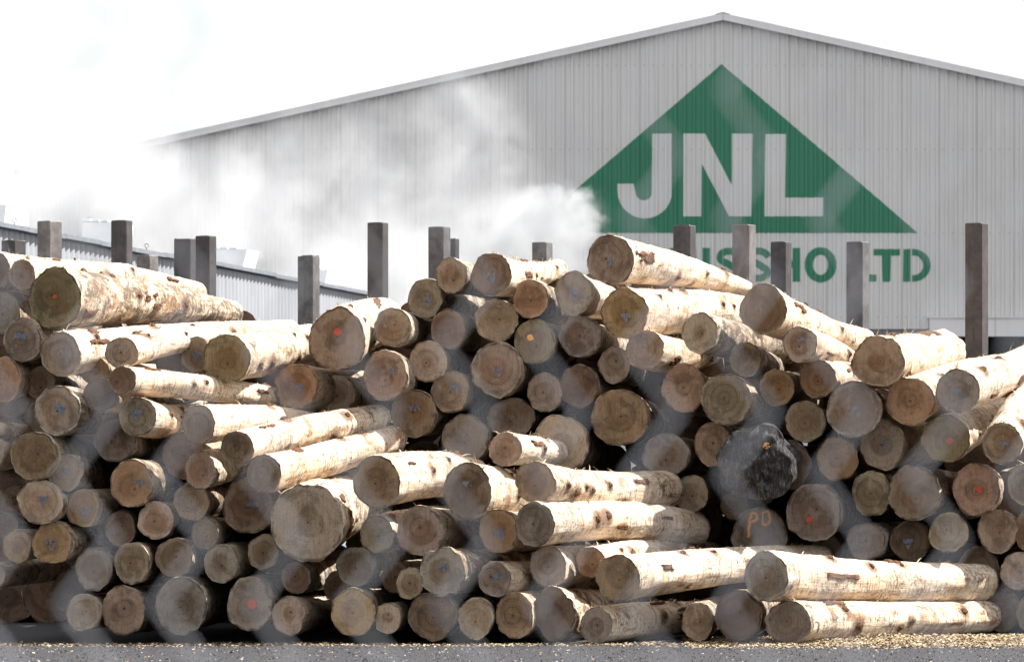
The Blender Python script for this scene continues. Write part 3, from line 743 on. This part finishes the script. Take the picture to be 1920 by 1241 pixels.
# ------------------------------------------------------------------ corrugated sheets
def rib_profile(x0, x1, period, prof):
    """list of (x, depth) break points"""
    out = []; k = math.floor(x0 / period)
    while k * period < x1:
        for (f, h) in prof:
            x = (k + f) * period
            if x0 <= x <= x1: out.append((x, h))
        k += 1
    def hh(x):
        f = (x / period) % 1
        for (a, b) in zip(prof, prof[1:] + [(1 + prof[0][0], prof[0][1])]):
            if a[0] <= f <= b[0]: return a[1] + (b[1] - a[1]) * (f - a[0]) / (b[0] - a[0])
        return prof[0][1]
    if not out or out[0][0] > x0: out.insert(0, (x0, hh(x0)))
    if out[-1][0] < x1: out.append((x1, hh(x1)))
    return out, hh
def crossings(polys, x):
    ys = []
    for p in polys:
        for i in range(len(p)):
            (xa, ya), (xb, yb) = p[i], p[(i + 1) % len(p)]
            if (xa <= x) != (xb <= x): ys.append(ya + (yb - ya) * (x - xa) / (xb - xa))
    return sorted(ys)
def skin(name, polys, Y, hh, brk, lift, mat, parent, jit=0, seed=1):
    """a painted shape (polygons, even-odd, in wall coordinates x, z) laid over the ribs"""
    rng = random.Random(seed)
    xs = sorted(set([round(v[0], 5) for p in polys for v in p] + [round(b, 5) for b in brk]))
    lo = min(v[0] for p in polys for v in p); hi = max(v[0] for p in polys for v in p)
    xs = [x for x in xs if lo <= x <= hi]
    vs, fs = [], []
    e = 1e-6
    jx = {}
    for xa, xb in zip(xs, xs[1:]):
        if xb - xa < 1e-4: continue
        ca, cb = crossings(polys, xa + e), crossings(polys, xb - e)
        if len(ca) != len(cb): continue
        j = rng.uniform(-jit, jit)
        for k in range(0, len(ca) - 1, 2):
            b = len(vs)
            vs += [(xa, Y - hh(xa) - lift, ca[k] + j), (xb, Y - hh(xb) - lift, cb[k] + j), (xb, Y - hh(xb) - lift, cb[k + 1] + j), (xa, Y - hh(xa) - lift, ca[k + 1] + j)]
            fs.append((b, b + 1, b + 2, b + 3))
    return link(name, mesh(name, vs, fs), mat, parent)

# ------------------------------------------------------------------ sawmill shed with the painted gable
YS = 120.
def W(x, y): p = at(x, y, YS); return (p.x, p.z)
shed = empty('sawmill_shed', (at(1355, 878, YS).x, YS, 0))
tag(shed, 'large pale ribbed steel shed with low gable and green painted triangle', 'industrial building')
def kid(o):  # keep world coordinates under the shed
    o.matrix_parent_inverse = Matrix.Translation(shed.location).inverted(); return o
axx, azz = W(1355, 34)
half = 14.2; slope = .2205
def roof_z(x): return azz - slope * abs(x - axx)
PROF = [(.0, 0), (.30, 0), (.34, .055), (.50, .055), (.54, 0), (.78, 0), (.80, .008), (.86, .008), (.88, 0)]
PER = .192
brk, hh = rib_profile(axx - half, axx + half, PER, PROF)
ox0, ozt = W(1600, 617); ox1 = axx + half - .6
vs, fs = [], []
def strip(xa, xb, za0, zb0, za1, zb1):
    b = len(vs)
    vs.extend([(xa, YS - hh(xa), za0), (xb, YS - hh(xb), zb0), (xb, YS - hh(xb), zb1), (xa, YS - hh(xa), za1)]); fs.append((b, b + 1, b + 2, b + 3))
bx = sorted(set([b[0] for b in brk] + [axx, ox0, ox1]))
for xa, xb in zip(bx, bx[1:]):
    if xb - xa < 1e-5: continue
    za = ozt if (ox0 - 1e-6 <= xa and xb <= ox1 + 1e-6) else 0
    strip(xa, xb, za, za, roof_z(xa), roof_z(xb))
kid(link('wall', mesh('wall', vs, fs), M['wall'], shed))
DEP = 46.
m = MB()
for s in (-1, 1):
    x = axx + s * half
    m.box((x - .04, YS + .02, 0), (x + .04, YS + DEP, roof_z(x)))
m.prism([(axx - half, YS + DEP, 0), (axx + half, YS + DEP, 0), (axx + half, YS + DEP, roof_z(axx + half)), (axx, YS + DEP, azz), (axx - half, YS + DEP, roof_z(axx - half))],
        [(p[0], YS + DEP + .08, p[1]) for p in ((axx - half, 0), (axx + half, 0), (axx + half, roof_z(axx + half)), (axx, azz), (axx - half, roof_z(axx - half)))])
kid(m.build('side_wall', M['wall'], shed))
for s in (-1, 1):
    m = MB(); xe = axx + s * (half + .35); z0, z1 = azz + .03, roof_z(xe) + .03
    m.prism([(axx, YS - .10, z0), (xe, YS - .10, z1), (xe, YS - .10, z1 + .05), (axx, YS - .10, z0 + .05)], [(axx, YS + DEP + .2, z0), (xe, YS + DEP + .2, z1), (xe, YS + DEP + .2, z1 + .05), (axx, YS + DEP + .2, z0 + .05)])
    kid(m.build('roof', M['roof'], shed))
    # folded barge flashing: face board, drip edge
    m = MB(); g = .004 * s
    for (y0, y1, a, b) in ((YS - .16, YS - .105, -.045, .088), (YS - .175, YS - .162, -.058, -.040)):
        m.prism([(axx + g, y0, azz + a), (xe, y0, roof_z(xe) + a), (xe, y0, roof_z(xe) + b), (axx + g, y0, azz + b)], [(axx + g, y1, azz + a), (xe, y1, roof_z(xe) + a), (xe, y1, roof_z(xe) + b), (axx + g, y1, azz + b)])
    kid(m.build('barge_flashing', M['trim'], shed))
m = MB(); m.prism([(axx - .16, YS - .165, azz + .066), (axx, YS - .165, azz + .102), (axx + .16, YS - .165, azz + .066), (axx, YS - .165, azz + .112)], [(axx - .16, YS + DEP, azz + .066), (axx, YS + DEP, azz + .102), (axx + .16, YS + DEP, azz + .066), (axx, YS + DEP, azz + .112)])
kid(m.build('ridge_cap', M['trim'], shed))
# lintel flashing over the dark opening, in lengths
lx0, lzt = W(1742, 594); _, lzb = W(1742, 631)
m = MB(); xa = lx0
while xa < ox1:
    xb = min(xa + 1.35, ox1); m.box((xa, YS - .16, lzb), (xb - .008, YS - .075, lzt - .03)); xa = xb
m.box((lx0 - .05, YS - .19, lzt - .028), (ox1, YS - .05, lzt))
kid(m.build('lintel_flashing', M['trim'], shed))
m = MB(); m.box((ox0, YS + .03, ozt - .10), (ox1, YS + .12, ozt - .003)); m.box((ox0 - .07, YS + .03, 0), (ox0 - .002, YS + .12, ozt))
kid(m.build('door_frame', M['cap'], shed))
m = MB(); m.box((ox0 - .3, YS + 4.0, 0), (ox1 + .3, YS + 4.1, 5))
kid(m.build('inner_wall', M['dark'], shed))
# the sign painted on the sheets
tri = [W(1353, 121), W(1721, 437), W(985, 437)]
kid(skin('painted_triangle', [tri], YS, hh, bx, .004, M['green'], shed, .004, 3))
def arc(cx, cy, rx, ry, a0, a1, n=14):
    return [(cx + rx * math.cos(R(a0 + (a1 - a0) * i / n)), cy + ry * math.sin(R(a0 + (a1 - a0) * i / n))) for i in range(n + 1)]
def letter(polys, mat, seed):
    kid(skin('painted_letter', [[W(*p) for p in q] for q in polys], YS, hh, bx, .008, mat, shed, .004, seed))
# J N L (picture y runs down)
letter([[(1222, 251), (1260.5, 251), (1260.5, 358)] + arc(1209, 358, 51.5, 52, 0, 180)[1:] + [(1157, 345), (1192, 345), (1192, 362)] + arc(1207, 362, 15, 14, 180, 0)[1:] + [(1222, 360)]], M['letter'], 1)
letter([[(1281, 251), (1322, 251), (1372, 348), (1372, 251), (1411.5, 251), (1409, 406), (1367, 406), (1316, 308), (1315, 406), (1279, 406)]], M['letter'], 2)
letter([[(1435, 252), (1474, 252), (1472, 371), (1544, 371), (1543, 406), (1433, 406)]], M['letter'], 3)
# N I S S H O   L T D
T, Bm = 465, 528
def bar(x0, x1): return [(x0, T), (x1, T), (x1, Bm), (x0, Bm)]
letter([[(1256, T), (1271, T), (1291, 503), (1291, T), (1305, T), (1305, Bm), (1290, Bm), (1270, 490), (1270, Bm), (1256, Bm)]], M['green'], 4)
letter([bar(1317, 1331)], M['green'], 5)
def S(x0, x1):
    w = x1 - x0; cx = (x0 + x1) / 2
    path = [(x1 - 5, 482)] + arc(cx, 482, w / 2 - 7, 11, -25, -160, 9) + arc(cx, 483, w / 2 - 7, 10, 180, 110, 5) + [(cx + 4, 498)] + arc(cx, 511, w / 2 - 7, 11, -60, 0, 5) + arc(cx, 510, w / 2 - 7, 12, 15, 155, 9) + [(x0 + 5, 509)]
    a, b = [], []
    for i, p in enumerate(path):
        q0 = path[max(0, i - 1)]; q1 = path[min(len(path) - 1, i + 1)]
        dx, dy = q1[0] - q0[0], q1[1] - q0[1]; l = math.hypot(dx, dy) or 1
        a.append((p[0] - dy / l * 6.5, p[1] + dx / l * 6.5)); b.append((p[0] + dy / l * 6.5, p[1] - dx / l * 6.5))
    return a + b[::-1]
letter([S(1343, 1390)], M['green'], 6)
letter([S(1398, 1446)], M['green'], 7)
letter([[(1456, T), (1471, T), (1471, 489), (1486, 489), (1486, T), (1501, T), (1501, Bm), (1486, Bm), (1486, 502), (1471, 502), (1471, Bm), (1456, Bm)]], M['green'], 8)
letter([arc(1538.5, 496.5, 30, 33, 0, 360, 32)[:-1], arc(1538.5, 496.5, 14.5, 19, 0, 360, 32)[:-1]], M['green'], 9)
letter([[(1606, T), (1621, T), (1621, 515), (1643, 515), (1643, Bm), (1606, Bm)]], M['green'], 10)
letter([[(1638, 467), (1687, 467), (1687, 479), (1669, 479), (1669, Bm), (1655, Bm), (1655, 479), (1638, 479)]], M['green'], 11)
letter([[(1694, 467), (1712, 467)] + arc(1712, 497.5, 33, 30.5, -90, 90, 16)[1:] + [(1693, Bm)], [(1707, 479), (1713, 479)] + arc(1713, 497.5, 18, 18.5, -90, 90, 14)[1:] + [(1707, 516)]], M['green'], 12)

# ------------------------------------------------------------------ kiln shed: long corrugated wall running away, vents on its roof
KA = at(-40, 414, 58.); KB = at(704, 552.8, 84.)
kiln = empty('kiln_shed', (KA.x, KA.y, 0))
tag(kiln, 'low grey corrugated kiln shed with white roof vents, half lost in steam', 'industrial building')
kdir = Vector((KB.x - KA.x, KB.y - KA.y, 0)); KL = kdir.length; kdir.normalize(); knor = Vector((kdir.y, -kdir.x, 0))
kiln.rotation_euler.z = math.atan2(kdir.y, kdir.x)   # local +X along the wall, local -Y out towards the yard
KZ = KA.z; KD = KB.z - KA.z
def ktop(u): return KZ + KD * u / KL
CP = [(0, 0), (.15, .012), (.3, .03), (.5, .036), (.7, .03), (.85, .012)]
kb, kh = rib_profile(0, KL, .26, CP)
vs, fs = [], []
for (u, h) in kb: vs += [(u, -h, 0), (u, -h, ktop(u) - .05)]
for i in range(len(kb) - 1): fs.append((2 * i, 2 * i + 2, 2 * i + 3, 2 * i + 1))
link('wall', mesh('wall', vs, fs, True), M['kiln'], kiln)
m = MB()
m.prism([(0, .05, 0), (0, 9, 0), (0, 9, KZ - .28), (0, .05, KZ - .08)], [(-.08, .05, 0), (-.08, 9, 0), (-.08, 9, KZ - .28), (-.08, .05, KZ - .08)])
m.prism([(KL, .05, 0), (KL, 9, 0), (KL, 9, ktop(KL) - .28), (KL, .05, ktop(KL) - .08)], [(KL + .08, .05, 0), (KL + .08, 9, 0), (KL + .08, 9, ktop(KL) - .28), (KL + .08, .05, ktop(KL) - .08)])
m.box((0, 9, 0), (KL, 9.08, ktop(KL) - .28))
m.build('end_wall', M['kiln'], kiln)
m = MB(); m.prism([(-.1, .0, KZ - .06), (KL + .1, .0, ktop(KL) - .06), (KL + .1, 9.2, ktop(KL) - .26), (-.1, 9.2, KZ - .26)], [(-.1, .0, KZ - .03), (KL + .1, .0, ktop(KL) - .03), (KL + .1, 9.2, ktop(KL) - .23), (-.1, 9.2, KZ - .23)])
m.build('roof', M['roof'], kiln)
m = MB(); rng = random.Random(4); u = 0.
while u < KL:
    e = min(u + 1.9, KL); j = rng.uniform(-.012, .012)
    m.prism([(u, -.10, ktop(u) - .028 + j), (e - .01, -.10, ktop(e) - .028 + j), (e - .01, -.10, ktop(e) + .018 + j), (u, -.10, ktop(u) + .018 + j)], [(u, .12, ktop(u) - .024 + j), (e - .01, .12, ktop(e) - .024 + j), (e - .01, .12, ktop(e) + .022 + j), (u, .12, ktop(u) + .022 + j)])
    u = e
m.build('roof_capping', M['cap'], kiln)
def along(x):   # where along the wall the picture column x falls
    k = (x - CX) / FPX
    return (k * KA.y - KA.x) / (kdir.x - k * kdir.y)
def vent(x0, x1, yt, fl, fr):
    """hooded roof vent just behind the parapet; picture columns x0-x1, top at picture row yt"""
    u = along(x1 + 16); Yv = KA.y + kdir.y * u
    s = px(1, Yv); w = (x1 - x0) * s; y0 = .10; zc = ktop(u); t1 = CAMZ - (yt - HY) * s; t0 = zc + .02; LN = .9
    fl *= s; fr *= s
    m = MB()
    m.prism([(u, y0, t0), (u, y0 + w, t0), (u + LN, y0 + w, t0), (u + LN, y0, t0)], [(u - .03, y0 - fr, t1), (u - .03, y0 + w + fl, t1), (u + LN, y0 + w + fl, t1), (u + LN, y0 - fr, t1)])
    v = m.build('roof_vent', M['white'], kiln)
    m = MB(); m.box((u + .05, y0 + .02, zc - .16), (u + LN - .05, y0 + w - .02, t0 + .01)); m.build('vent_base', M['trim'], v)
    m = MB()
    for k in range(3):
        ya = y0 + w + fl - (k + .0) * (w + fl + fr) * .25; yb = ya - (w + fl + fr) * .22
        m.box((u - .05, yb, t1 + .003), (u + LN * .8, ya, t1 + .035 - .008 * k))
    m.build('vent_lid', M['white'], v)
    m = MB(); m.box((u - .012, y0 + w * .5 - .006, t0 + .02), (u + .004, y0 + w * .5 + .006, t0 + (t1 - t0) * .5))
    m.build('vent_seam', M['trim'], v)
vent(-30, 9, 384, 4, 6)
vent(150, 218, 416, -6, 4)
vent(396, 452, 467, 4, 11)
vent(566, 606, 505, 3, 7)
for (x, y) in ((36, 420), (283, 470)):
    u = along(x); z = ktop(u) + .03; m = MB()
    m.tube([(u, .05, z - .02), (u, .05, z + .03)] + [(u, .05 + .022 * math.sin(a), z + .052 - .022 * math.cos(a)) for a in [i * PI / 5 for i in range(0, 10)]], .005, 5)
    m.build('lifting_hook', M['steel'], kiln)
m = MB(); ua, ub = along(430), along(560)
m.tube([(ua, -.16, 2.02), (ub, -.16, 2.0)], .03, 8)
m.build('pipe', M['white'], kiln, True)

# ------------------------------------------------------------------ steel bunk posts
POSTG = 'weathered steel posts behind the log pile'
def post(xl, xm, xr, ytop, Y, tint, label, rag=0):
    """rolled steel section seen on its corner: xl-xm shaded flange side, xm-xr sunlit side"""
    wl, wr = px(xm - xl, Y), px(xr - xm, Y)
    a = math.atan2(wr, wl); s = math.hypot(wl, wr)
    top = at(xm, ytop, Y); c = at(xm, 878, Y)
    # local frame: corner nearest the camera at the origin, one side to -x and one to +x
    e1 = Vector((-math.cos(a), math.sin(a), 0)); e2 = Vector((math.sin(a), math.cos(a), 0))
    root = empty('steel_post', (c.x, c.y, 0)); tag(root, label, 'post', POSTG)
    H = top.z; b = .008
    def ring(z, ins=0.):
        pts = []
        for (p, q) in ((b, 0), (s - b, 0), (s, b), (s, s - b), (s - b, s), (b, s), (0, s - b), (0, b)):
            p = ins + p * (1 - 2 * ins / s); q = ins + q * (1 - 2 * ins / s)
            v = e1 * p + e2 * q; pts.append((v.x, v.y, z))
        return pts
    rng = random.Random(int(xm * 7))
    vs, fs = [], []
    zs = [0, H * .5, H * .8, H - .05, H - .006, H]
    for i, z in enumerate(zs):
        r = ring(z, 0 if i < len(zs) - 1 else .004)
        vs += [(x, y, zz + (rng.uniform(-.012, .008) * rag if i >= len(zs) - 2 else 0)) for (x, y, zz) in r]
    for i in range(len(zs) - 1):
        for j in range(8):
            fs.append((i * 8 + j, i * 8 + (j + 1) % 8, (i + 1) * 8 + (j + 1) % 8, (i + 1) * 8 + j))
    o = link('shaft', mesh('shaft', vs, fs), M['steel'], root); o.color = (tint[0], tint[1], tint[2], 1)
    m = MB(); v0 = e1 * .03 + e2 * .03; k = s - .06
    pts = [v0, v0 + e1 * k, v0 + e1 * k + e2 * k, v0 + e2 * k]
    m.prism([(p.x, p.y, H - .03) for p in pts], [(p.x, p.y, H + .003) for p in pts])
    o = m.build('top_plate', M['steel'], root); o.color = (tint[0] * 1.2, tint[1] * 1.2, tint[2] * 1.2, 1)
    m = MB(); v0 = e1 * -.05 + e2 * -.05; k = s + .1
    pts = [v0, v0 + e1 * k, v0 + e1 * k + e2 * k, v0 + e2 * k]
    m.prism([(p.x, p.y, .0) for p in pts], [(p.x, p.y, .02) for p in pts]); o = m.build('base_plate', M['steel'], root)
dk, md, lt = (.50, .46, .46), (.95, .92, .91), (1.35, 1.25, 1.2)
post(0, 27, 47, 450, 54, dk, 'shortest steel post, its dark top barely above the first logs', 1)
post(67, 93, 115, 414, 48.5, lt, 'pale post standing against the kiln shed, nearest the mossy-ended log')  # paler tint: haze of the fence wires put into the steel colour
post(207, 237, 247, 413, 48.6, dk, 'dark post between the two nearest roof vents')
post(254, 280, 296, 478, 55, lt, 'short pale post in front of the kiln wall, beyond a tall dark one')
post(325, 357, 368, 448, 52, dk, 'dark post with uneven top, partly overlapped by its taller neighbour', 1)
post(365, 392, 405, 442, 50.5, (.5, .45, .45), 'post overlapping a shorter dark one, just in front of a white roof vent')
post(557, 586, 599, 479, 54, md, 'short grey post over the fat knotty log, before the far kiln wall', 1)
post(688, 717, 728, 417, 48.5, dk, 'tall lone dark post at the end of the kiln wall, in front of steam')
post(802, 831, 845, 425, 48.8, md, 'tall grey post in steam with a thin post close behind it')
post(843, 853, 862, 447, 53.5, dk, 'thin post peeping out behind a tall grey one in the steam')
post(997, 1024, 1037, 454, 54, lt, 'short grey stub of post in steam above the pile, beside the topmost log')
post(1262, 1294, 1306, 422, 48.7, dk, 'dark post rising behind the topmost log at the base of the green triangle')
post(1373, 1404, 1419, 421, 48.7, lt, 'pale tall post covering the middle of the green word on the shed')  # fence haze put into the colour as a paler tint
post(1445, 1473, 1486, 453, 53, dk, 'short dark post covering a green letter beside the letter O')
post(1587, 1617, 1632, 453, 52.5, md, 'short post hiding the first letter of LTD on the shed')
post(1810, 1841, 1856, 418, 48.2, (.52, .42, .40), 'tallest rust-brown post standing alone before the dark shed opening')

# ------------------------------------------------------------------ wood chips and bark litter
rng = random.Random(11); vs, fs = [], []
def flake(x, y, z, s):
    a = rng.uniform(0, 6.28); t = rng.uniform(-.6, .6); w = s * rng.uniform(.25, .6); b = len(vs)
    u = Vector((math.cos(a), math.sin(a), t * .6)) * s; v = Vector((-math.sin(a), math.cos(a), rng.uniform(-.7, .7))) * w
    p = Vector((x, y, z + abs(u.z) + abs(v.z)))
    vs.extend([tuple(p - u - v), tuple(p + u - v * .7), tuple(p + u * .8 + v), tuple(p - u * .9 + v)]); fs.append((b, b + 1, b + 2, b + 3))
for k in range(9000):
    x = rng.uniform(-4.2, 4.2)
    y = 39.72 + rng.gauss(0, .20) + .1 * math.sin(x * 3)
    if rng.random() < .12: y = rng.uniform(34.5, 39.6)
    if x > .9 and rng.random() < .75: y = 39.85 + rng.gauss(0, .33)
    flake(x, y, .004, rng.uniform(.003, .010) * (1.7 if rng.random() < .08 else 1))
for k in range(24000):   # the heap of chips under the long logs
    x = rng.uniform(1.2, 4.4); y = rng.gauss(40.4, .6)
    h = .05 * math.exp(-((y - 40.6) / .7) ** 2) * sm(1.2, 2.2, x)
    flake(x, y, h * rng.random(), rng.uniform(.004, .012))
gv, gf = [], []
for k in range(9000):
    x = rng.uniform(-4.2, 4.2); y = rng.uniform(34.6, 39.9); s = rng.uniform(.002, .008) * (1.8 if rng.random() < .05 else 1)
    b = len(gv); p = Vector((x, y, s * .3))
    q = [Vector((rng.uniform(.6, 1.2) * s * math.cos(a), rng.uniform(.6, 1.2) * s * math.sin(a), rng.uniform(-.2, .2) * s)) for a in (0, 1.57, 3.14, 4.71)]
    gv.extend([tuple(p + v) for v in q] + [tuple(p + Vector((0, 0, s * rng.uniform(.6, 1.1))))]); gf.extend([(b + i, b + (i + 1) % 4, b + 4) for i in range(4)])
tag(link('gravel', mesh('gravel', gv, gf), M['grit']), 'loose grey grit and pale stones strewn over the yard asphalt', 'gravel', kind='stuff')
tag(link('wood_chips', mesh('wood_chips', vs, fs), M['chip']), 'scattered pale wood chips and bark crumbs along the foot of the pile', 'wood chips', kind='stuff')

# ------------------------------------------------------------------ chain-link fence the picture is taken through
FY = 3.1
fence = empty('chain_link_fence', (0, FY, 0))
tag(fence, 'galvanised chain-link fence close in front, blurred into pale diagonal bands', 'fence')
m = MB(); PX, PZ, HF = .050, .068, 2.2
n = 80; nz = int(HF / (PZ / 2))
for i in range(-n // 2, n // 2):
    x0 = i * PX + .012
    pts = [(x0 + (PX * .52 if k % 2 else 0), (.0025 if k % 2 else -.0025), .04 + k * PZ / 2) for k in range(nz)]
    m.tube(pts, .0019, 4)
m.build('wire_mesh', M['galv'], fence)
for s in (-1, 1):
    m = MB(); m.tube([(s * 2.02, .03, 0), (s * 2.02, .03, 2.3)], .024, 12); m.build('post', M['galv'], fence, True)
m = MB(); m.tube([(-2.02, .03, 2.24), (2.02, .03, 2.24)], .017, 10); m.build('top_rail', M['galv'], fence, True)

# ------------------------------------------------------------------ steam
PUFFS = [(280, 284, 60, .9, 107), (985, 470, 105, .95, 106),  # picture x, y, radius, strength, distance
    (1078, 408, 54, .55, 108.5), (1030, 402, 66, .55, 108.1), (1000, 450, 90, .55, 107.6), (960, 405, 66, 1.1, 107.2), (1068, 460, 66, .55, 108.1),
    (900, 470, 105, 1, 106.3), (860, 400, 80, 0.83, 105.9), (800, 500, 110, 1, 105), (760, 420, 90, 0.75, 105), (700, 500, 120, 1.1, 103.7), (640, 420, 85, 0.83, 103.2),
    (600, 520, 120, 1.1, 102.4), (560, 330, 90, 0.73, 104.6), (255, 285, 70, 0.7, 106.8), (190, 300, 95, 0.9, 107.2), (100, 310, 100, 0.9, 107.6), (520, 430, 106, 0.93, 102.4), (450, 350, 90, 1, 103.2), (420, 450, 120, 1, 101.9),
    (340, 360, 95, 1.05, 103.2), (300, 460, 120, 0.9, 101.5), (230, 350, 110, 1.1, 105), (160, 360, 130, 1.1, 105.9), (60, 380, 130, 1, 105), (-60, 380, 150, 1, 105),
    (660, 290, 90, 0.63, 105.9), (740, 330, 90, 0.68, 106.3), (830, 320, 90, 0.75, 106.8), (925, 300, 74, 0.75, 107.2), (890, 215, 80, 0.75, 107.2), (800, 215, 69, 0.55, 106.8), (935, 235, 58, 0.63, 107.2), (870, 170, 53, 0.58, 107.2),
    (640, 230, 64, 0.35, 106.3), (560, 245, 64, 0.31, 105.9), (620, 620, 110, 1, 101.9), (780, 590, 110, 1, 103.2), (920, 560, 90, 1, 105), (1010, 540, 80, 0.9, 106.8),
]
STEAM_D = 1.1
SOURCE = [(1092, 394, 36), (1050, 380, 38), (1010, 388, 40), (974, 412, 42), (1060, 430, 50), (1010, 450, 62), (1094, 440, 36), (948, 462, 56), (1060, 492, 52), (1000, 522, 62), (930, 522, 60), (1030, 362, 20), (1112, 412, 20), (1078, 368, 20), (985, 380, 24)]
SOURCE = [(x, y, r, 1., 103 + .5 * math.sin(x * .7)) for (x, y, r) in SOURCE]
def steam(PUFFS, lo, hi, near, STEAM_D, label):
    m = MB(); m.box(lo, hi)
    ma = bpy.data.materials.new('steam_vapour'); ma.use_nodes = True; nt = NT(ma.node_tree)
    for nd in list(nt.N): nt.N.remove(nd)
    out = nt.n('ShaderNodeOutputMaterial'); vol = nt.n('ShaderNodeVolumePrincipled')
    P = nt.n('ShaderNodeTexCoord').outputs['Object']
    w1 = nt.vmath('SUBTRACT', nt.noise(P, 1.5 if near else .55, 5, .62, 0, 1), (.5, .5, .5))
    sc_ = nt.N.new('ShaderNodeVectorMath'); sc_.operation = 'SCALE'; nt.put(sc_.inputs[0], w1); sc_.inputs['Scale'].default_value = 1.0 if near else 1.5
    Q = nt.vmath('ADD', P, sc_.outputs[0])
    acc = None
    for (x, y, r, s, Y) in PUFFS:
        c = at(x, y, Y); rm = px(r, Y) * (1.25 if near else 1.45)
        d = nt.vmath('LENGTH', nt.vmath('MULTIPLY', nt.vmath('SUBTRACT', Q, tuple(c)), (1 / rm, 1 / (rm if near else max(rm, 1.5)), 1 / rm)))
        v = nt.math('MULTIPLY', nt.math('SUBTRACT', 1., d, clamp=True), s)
        acc = v if acc is None else nt.math('MAXIMUM', acc, v)
    f = nt.noise(Q, 2.2 if near else .95, 5, .66)
    f2 = nt.math('ADD', acc, nt.math('MULTIPLY', nt.math('SUBTRACT', f, .53), .95 if near else 1.2))
    gate = nt.ramp(acc, .0, .12)
    fine = nt.noise(Q, 6. if near else 3.0, 4, .62)
    f2 = nt.math('ADD', f2, nt.math('MULTIPLY', nt.math('SUBTRACT', fine, .5), .6 if near else 1.05))
    den = nt.math('MULTIPLY', nt.math('MULTIPLY', nt.math('POWER', nt.ramp(f2, .07 if near else -.04, .8 if near else 1.05), 1.2), gate), STEAM_D)
    den = nt.math('MULTIPLY', den, nt.math('ADD', 1, nt.math('MULTIPLY', nt.ramp(f2, .75, 1.3), 2.2)))
    nt.put(vol.inputs['Density'], den)
    vol.inputs['Color'].default_value = (.86, .865, .87, 1) if near else (.92, .925, .93, 1); vol.inputs['Anisotropy'].default_value = .72
    nt.L.new(vol.outputs[0], out.inputs['Volume'])
    o = m.build('steam', ma)
    tag(o, label, 'steam', kind='stuff')
steam(PUFFS, (at(-160, 0, 115).x, 97.5, .9), (at(1190, 0, 115).x, 114.5, at(0, 95, 115).z), False, STEAM_D, 'thin white steam drifting up and away across the shed wall')
steam(SOURCE, (at(870, 0, 103).x, 101.2, at(0, 600, 103).z), (at(1150, 0, 103).x, 104.8, at(0, 325, 103).z), True, 4.0, 'dense billow of white steam by the corner of the green triangle')

# ------------------------------------------------------------------ sky, sun, camera
SUN_EL, SUN_AZ = R(52), math.atan2(.935, .33)      # azimuth clockwise from +Y (away from the camera)
w = bpy.data.worlds.new('World'); sc.world = w; w.use_nodes = True
nt = NT(w.node_tree); bg = nt.N['Background']
sky = nt.n('ShaderNodeTexSky'); sky.sky_type = 'NISHITA'; sky.sun_disc = False
sky.sun_elevation = SUN_EL; sky.sun_rotation = SUN_AZ; sky.dust_density = 2.5
P = nt.n('ShaderNodeTexCoord').outputs['Generated']
cl = nt.noise(nt.mapping(P, (1, 1, 1.6)), 22, 6, .55)
k = nt.ramp(cl, .36, .50, .5, 1.)
nt.put(bg.inputs['Color'], nt.mix(k, sky.outputs[0], (5.2, 5.2, 5.3)))
bg.inputs['Strength'].default_value = .1
ld = bpy.data.lights.new('sun', 'SUN'); ld.energy = 5.0; ld.angle = R(.5); ld.color = (1, .97, .92)
so = bpy.data.objects.new('sun', ld); col.objects.link(so)
to = Vector((math.sin(SUN_AZ) * math.cos(SUN_EL), math.cos(SUN_AZ) * math.cos(SUN_EL), math.sin(SUN_EL)))
so.rotation_euler = to.to_track_quat('Z', 'Y').to_euler(); so.location = to * 60
cd = bpy.data.cameras.new('camera'); cam = bpy.data.objects.new('camera', cd); col.objects.link(cam)
cam.location = (0, 0, CAMZ); cam.rotation_euler = (R(90), 0, 0)
cd.sensor_width = 36; cd.lens = 36 * FPX / 1920; cd.shift_y = (HY - 620.5) / 1920
cd.clip_start = .2; cd.clip_end = 2000
cd.dof.use_dof = True; cd.dof.focus_distance = 41; cd.dof.aperture_fstop = cd.lens / 18.5
sc.camera = cam
sc.view_settings.view_transform = 'Standard'; sc.view_settings.look = 'None'; sc.view_settings.gamma = 1; sc.view_settings.exposure = 1.3
sc.render.engine = 'CYCLES'
c = sc.cycles
c.max_bounces = 12; c.diffuse_bounces = 4; c.volume_bounces = 4; c.transparent_max_bounces = 16
c.use_denoising = True; c.volume_step_rate = .5; c.volume_max_steps = 256
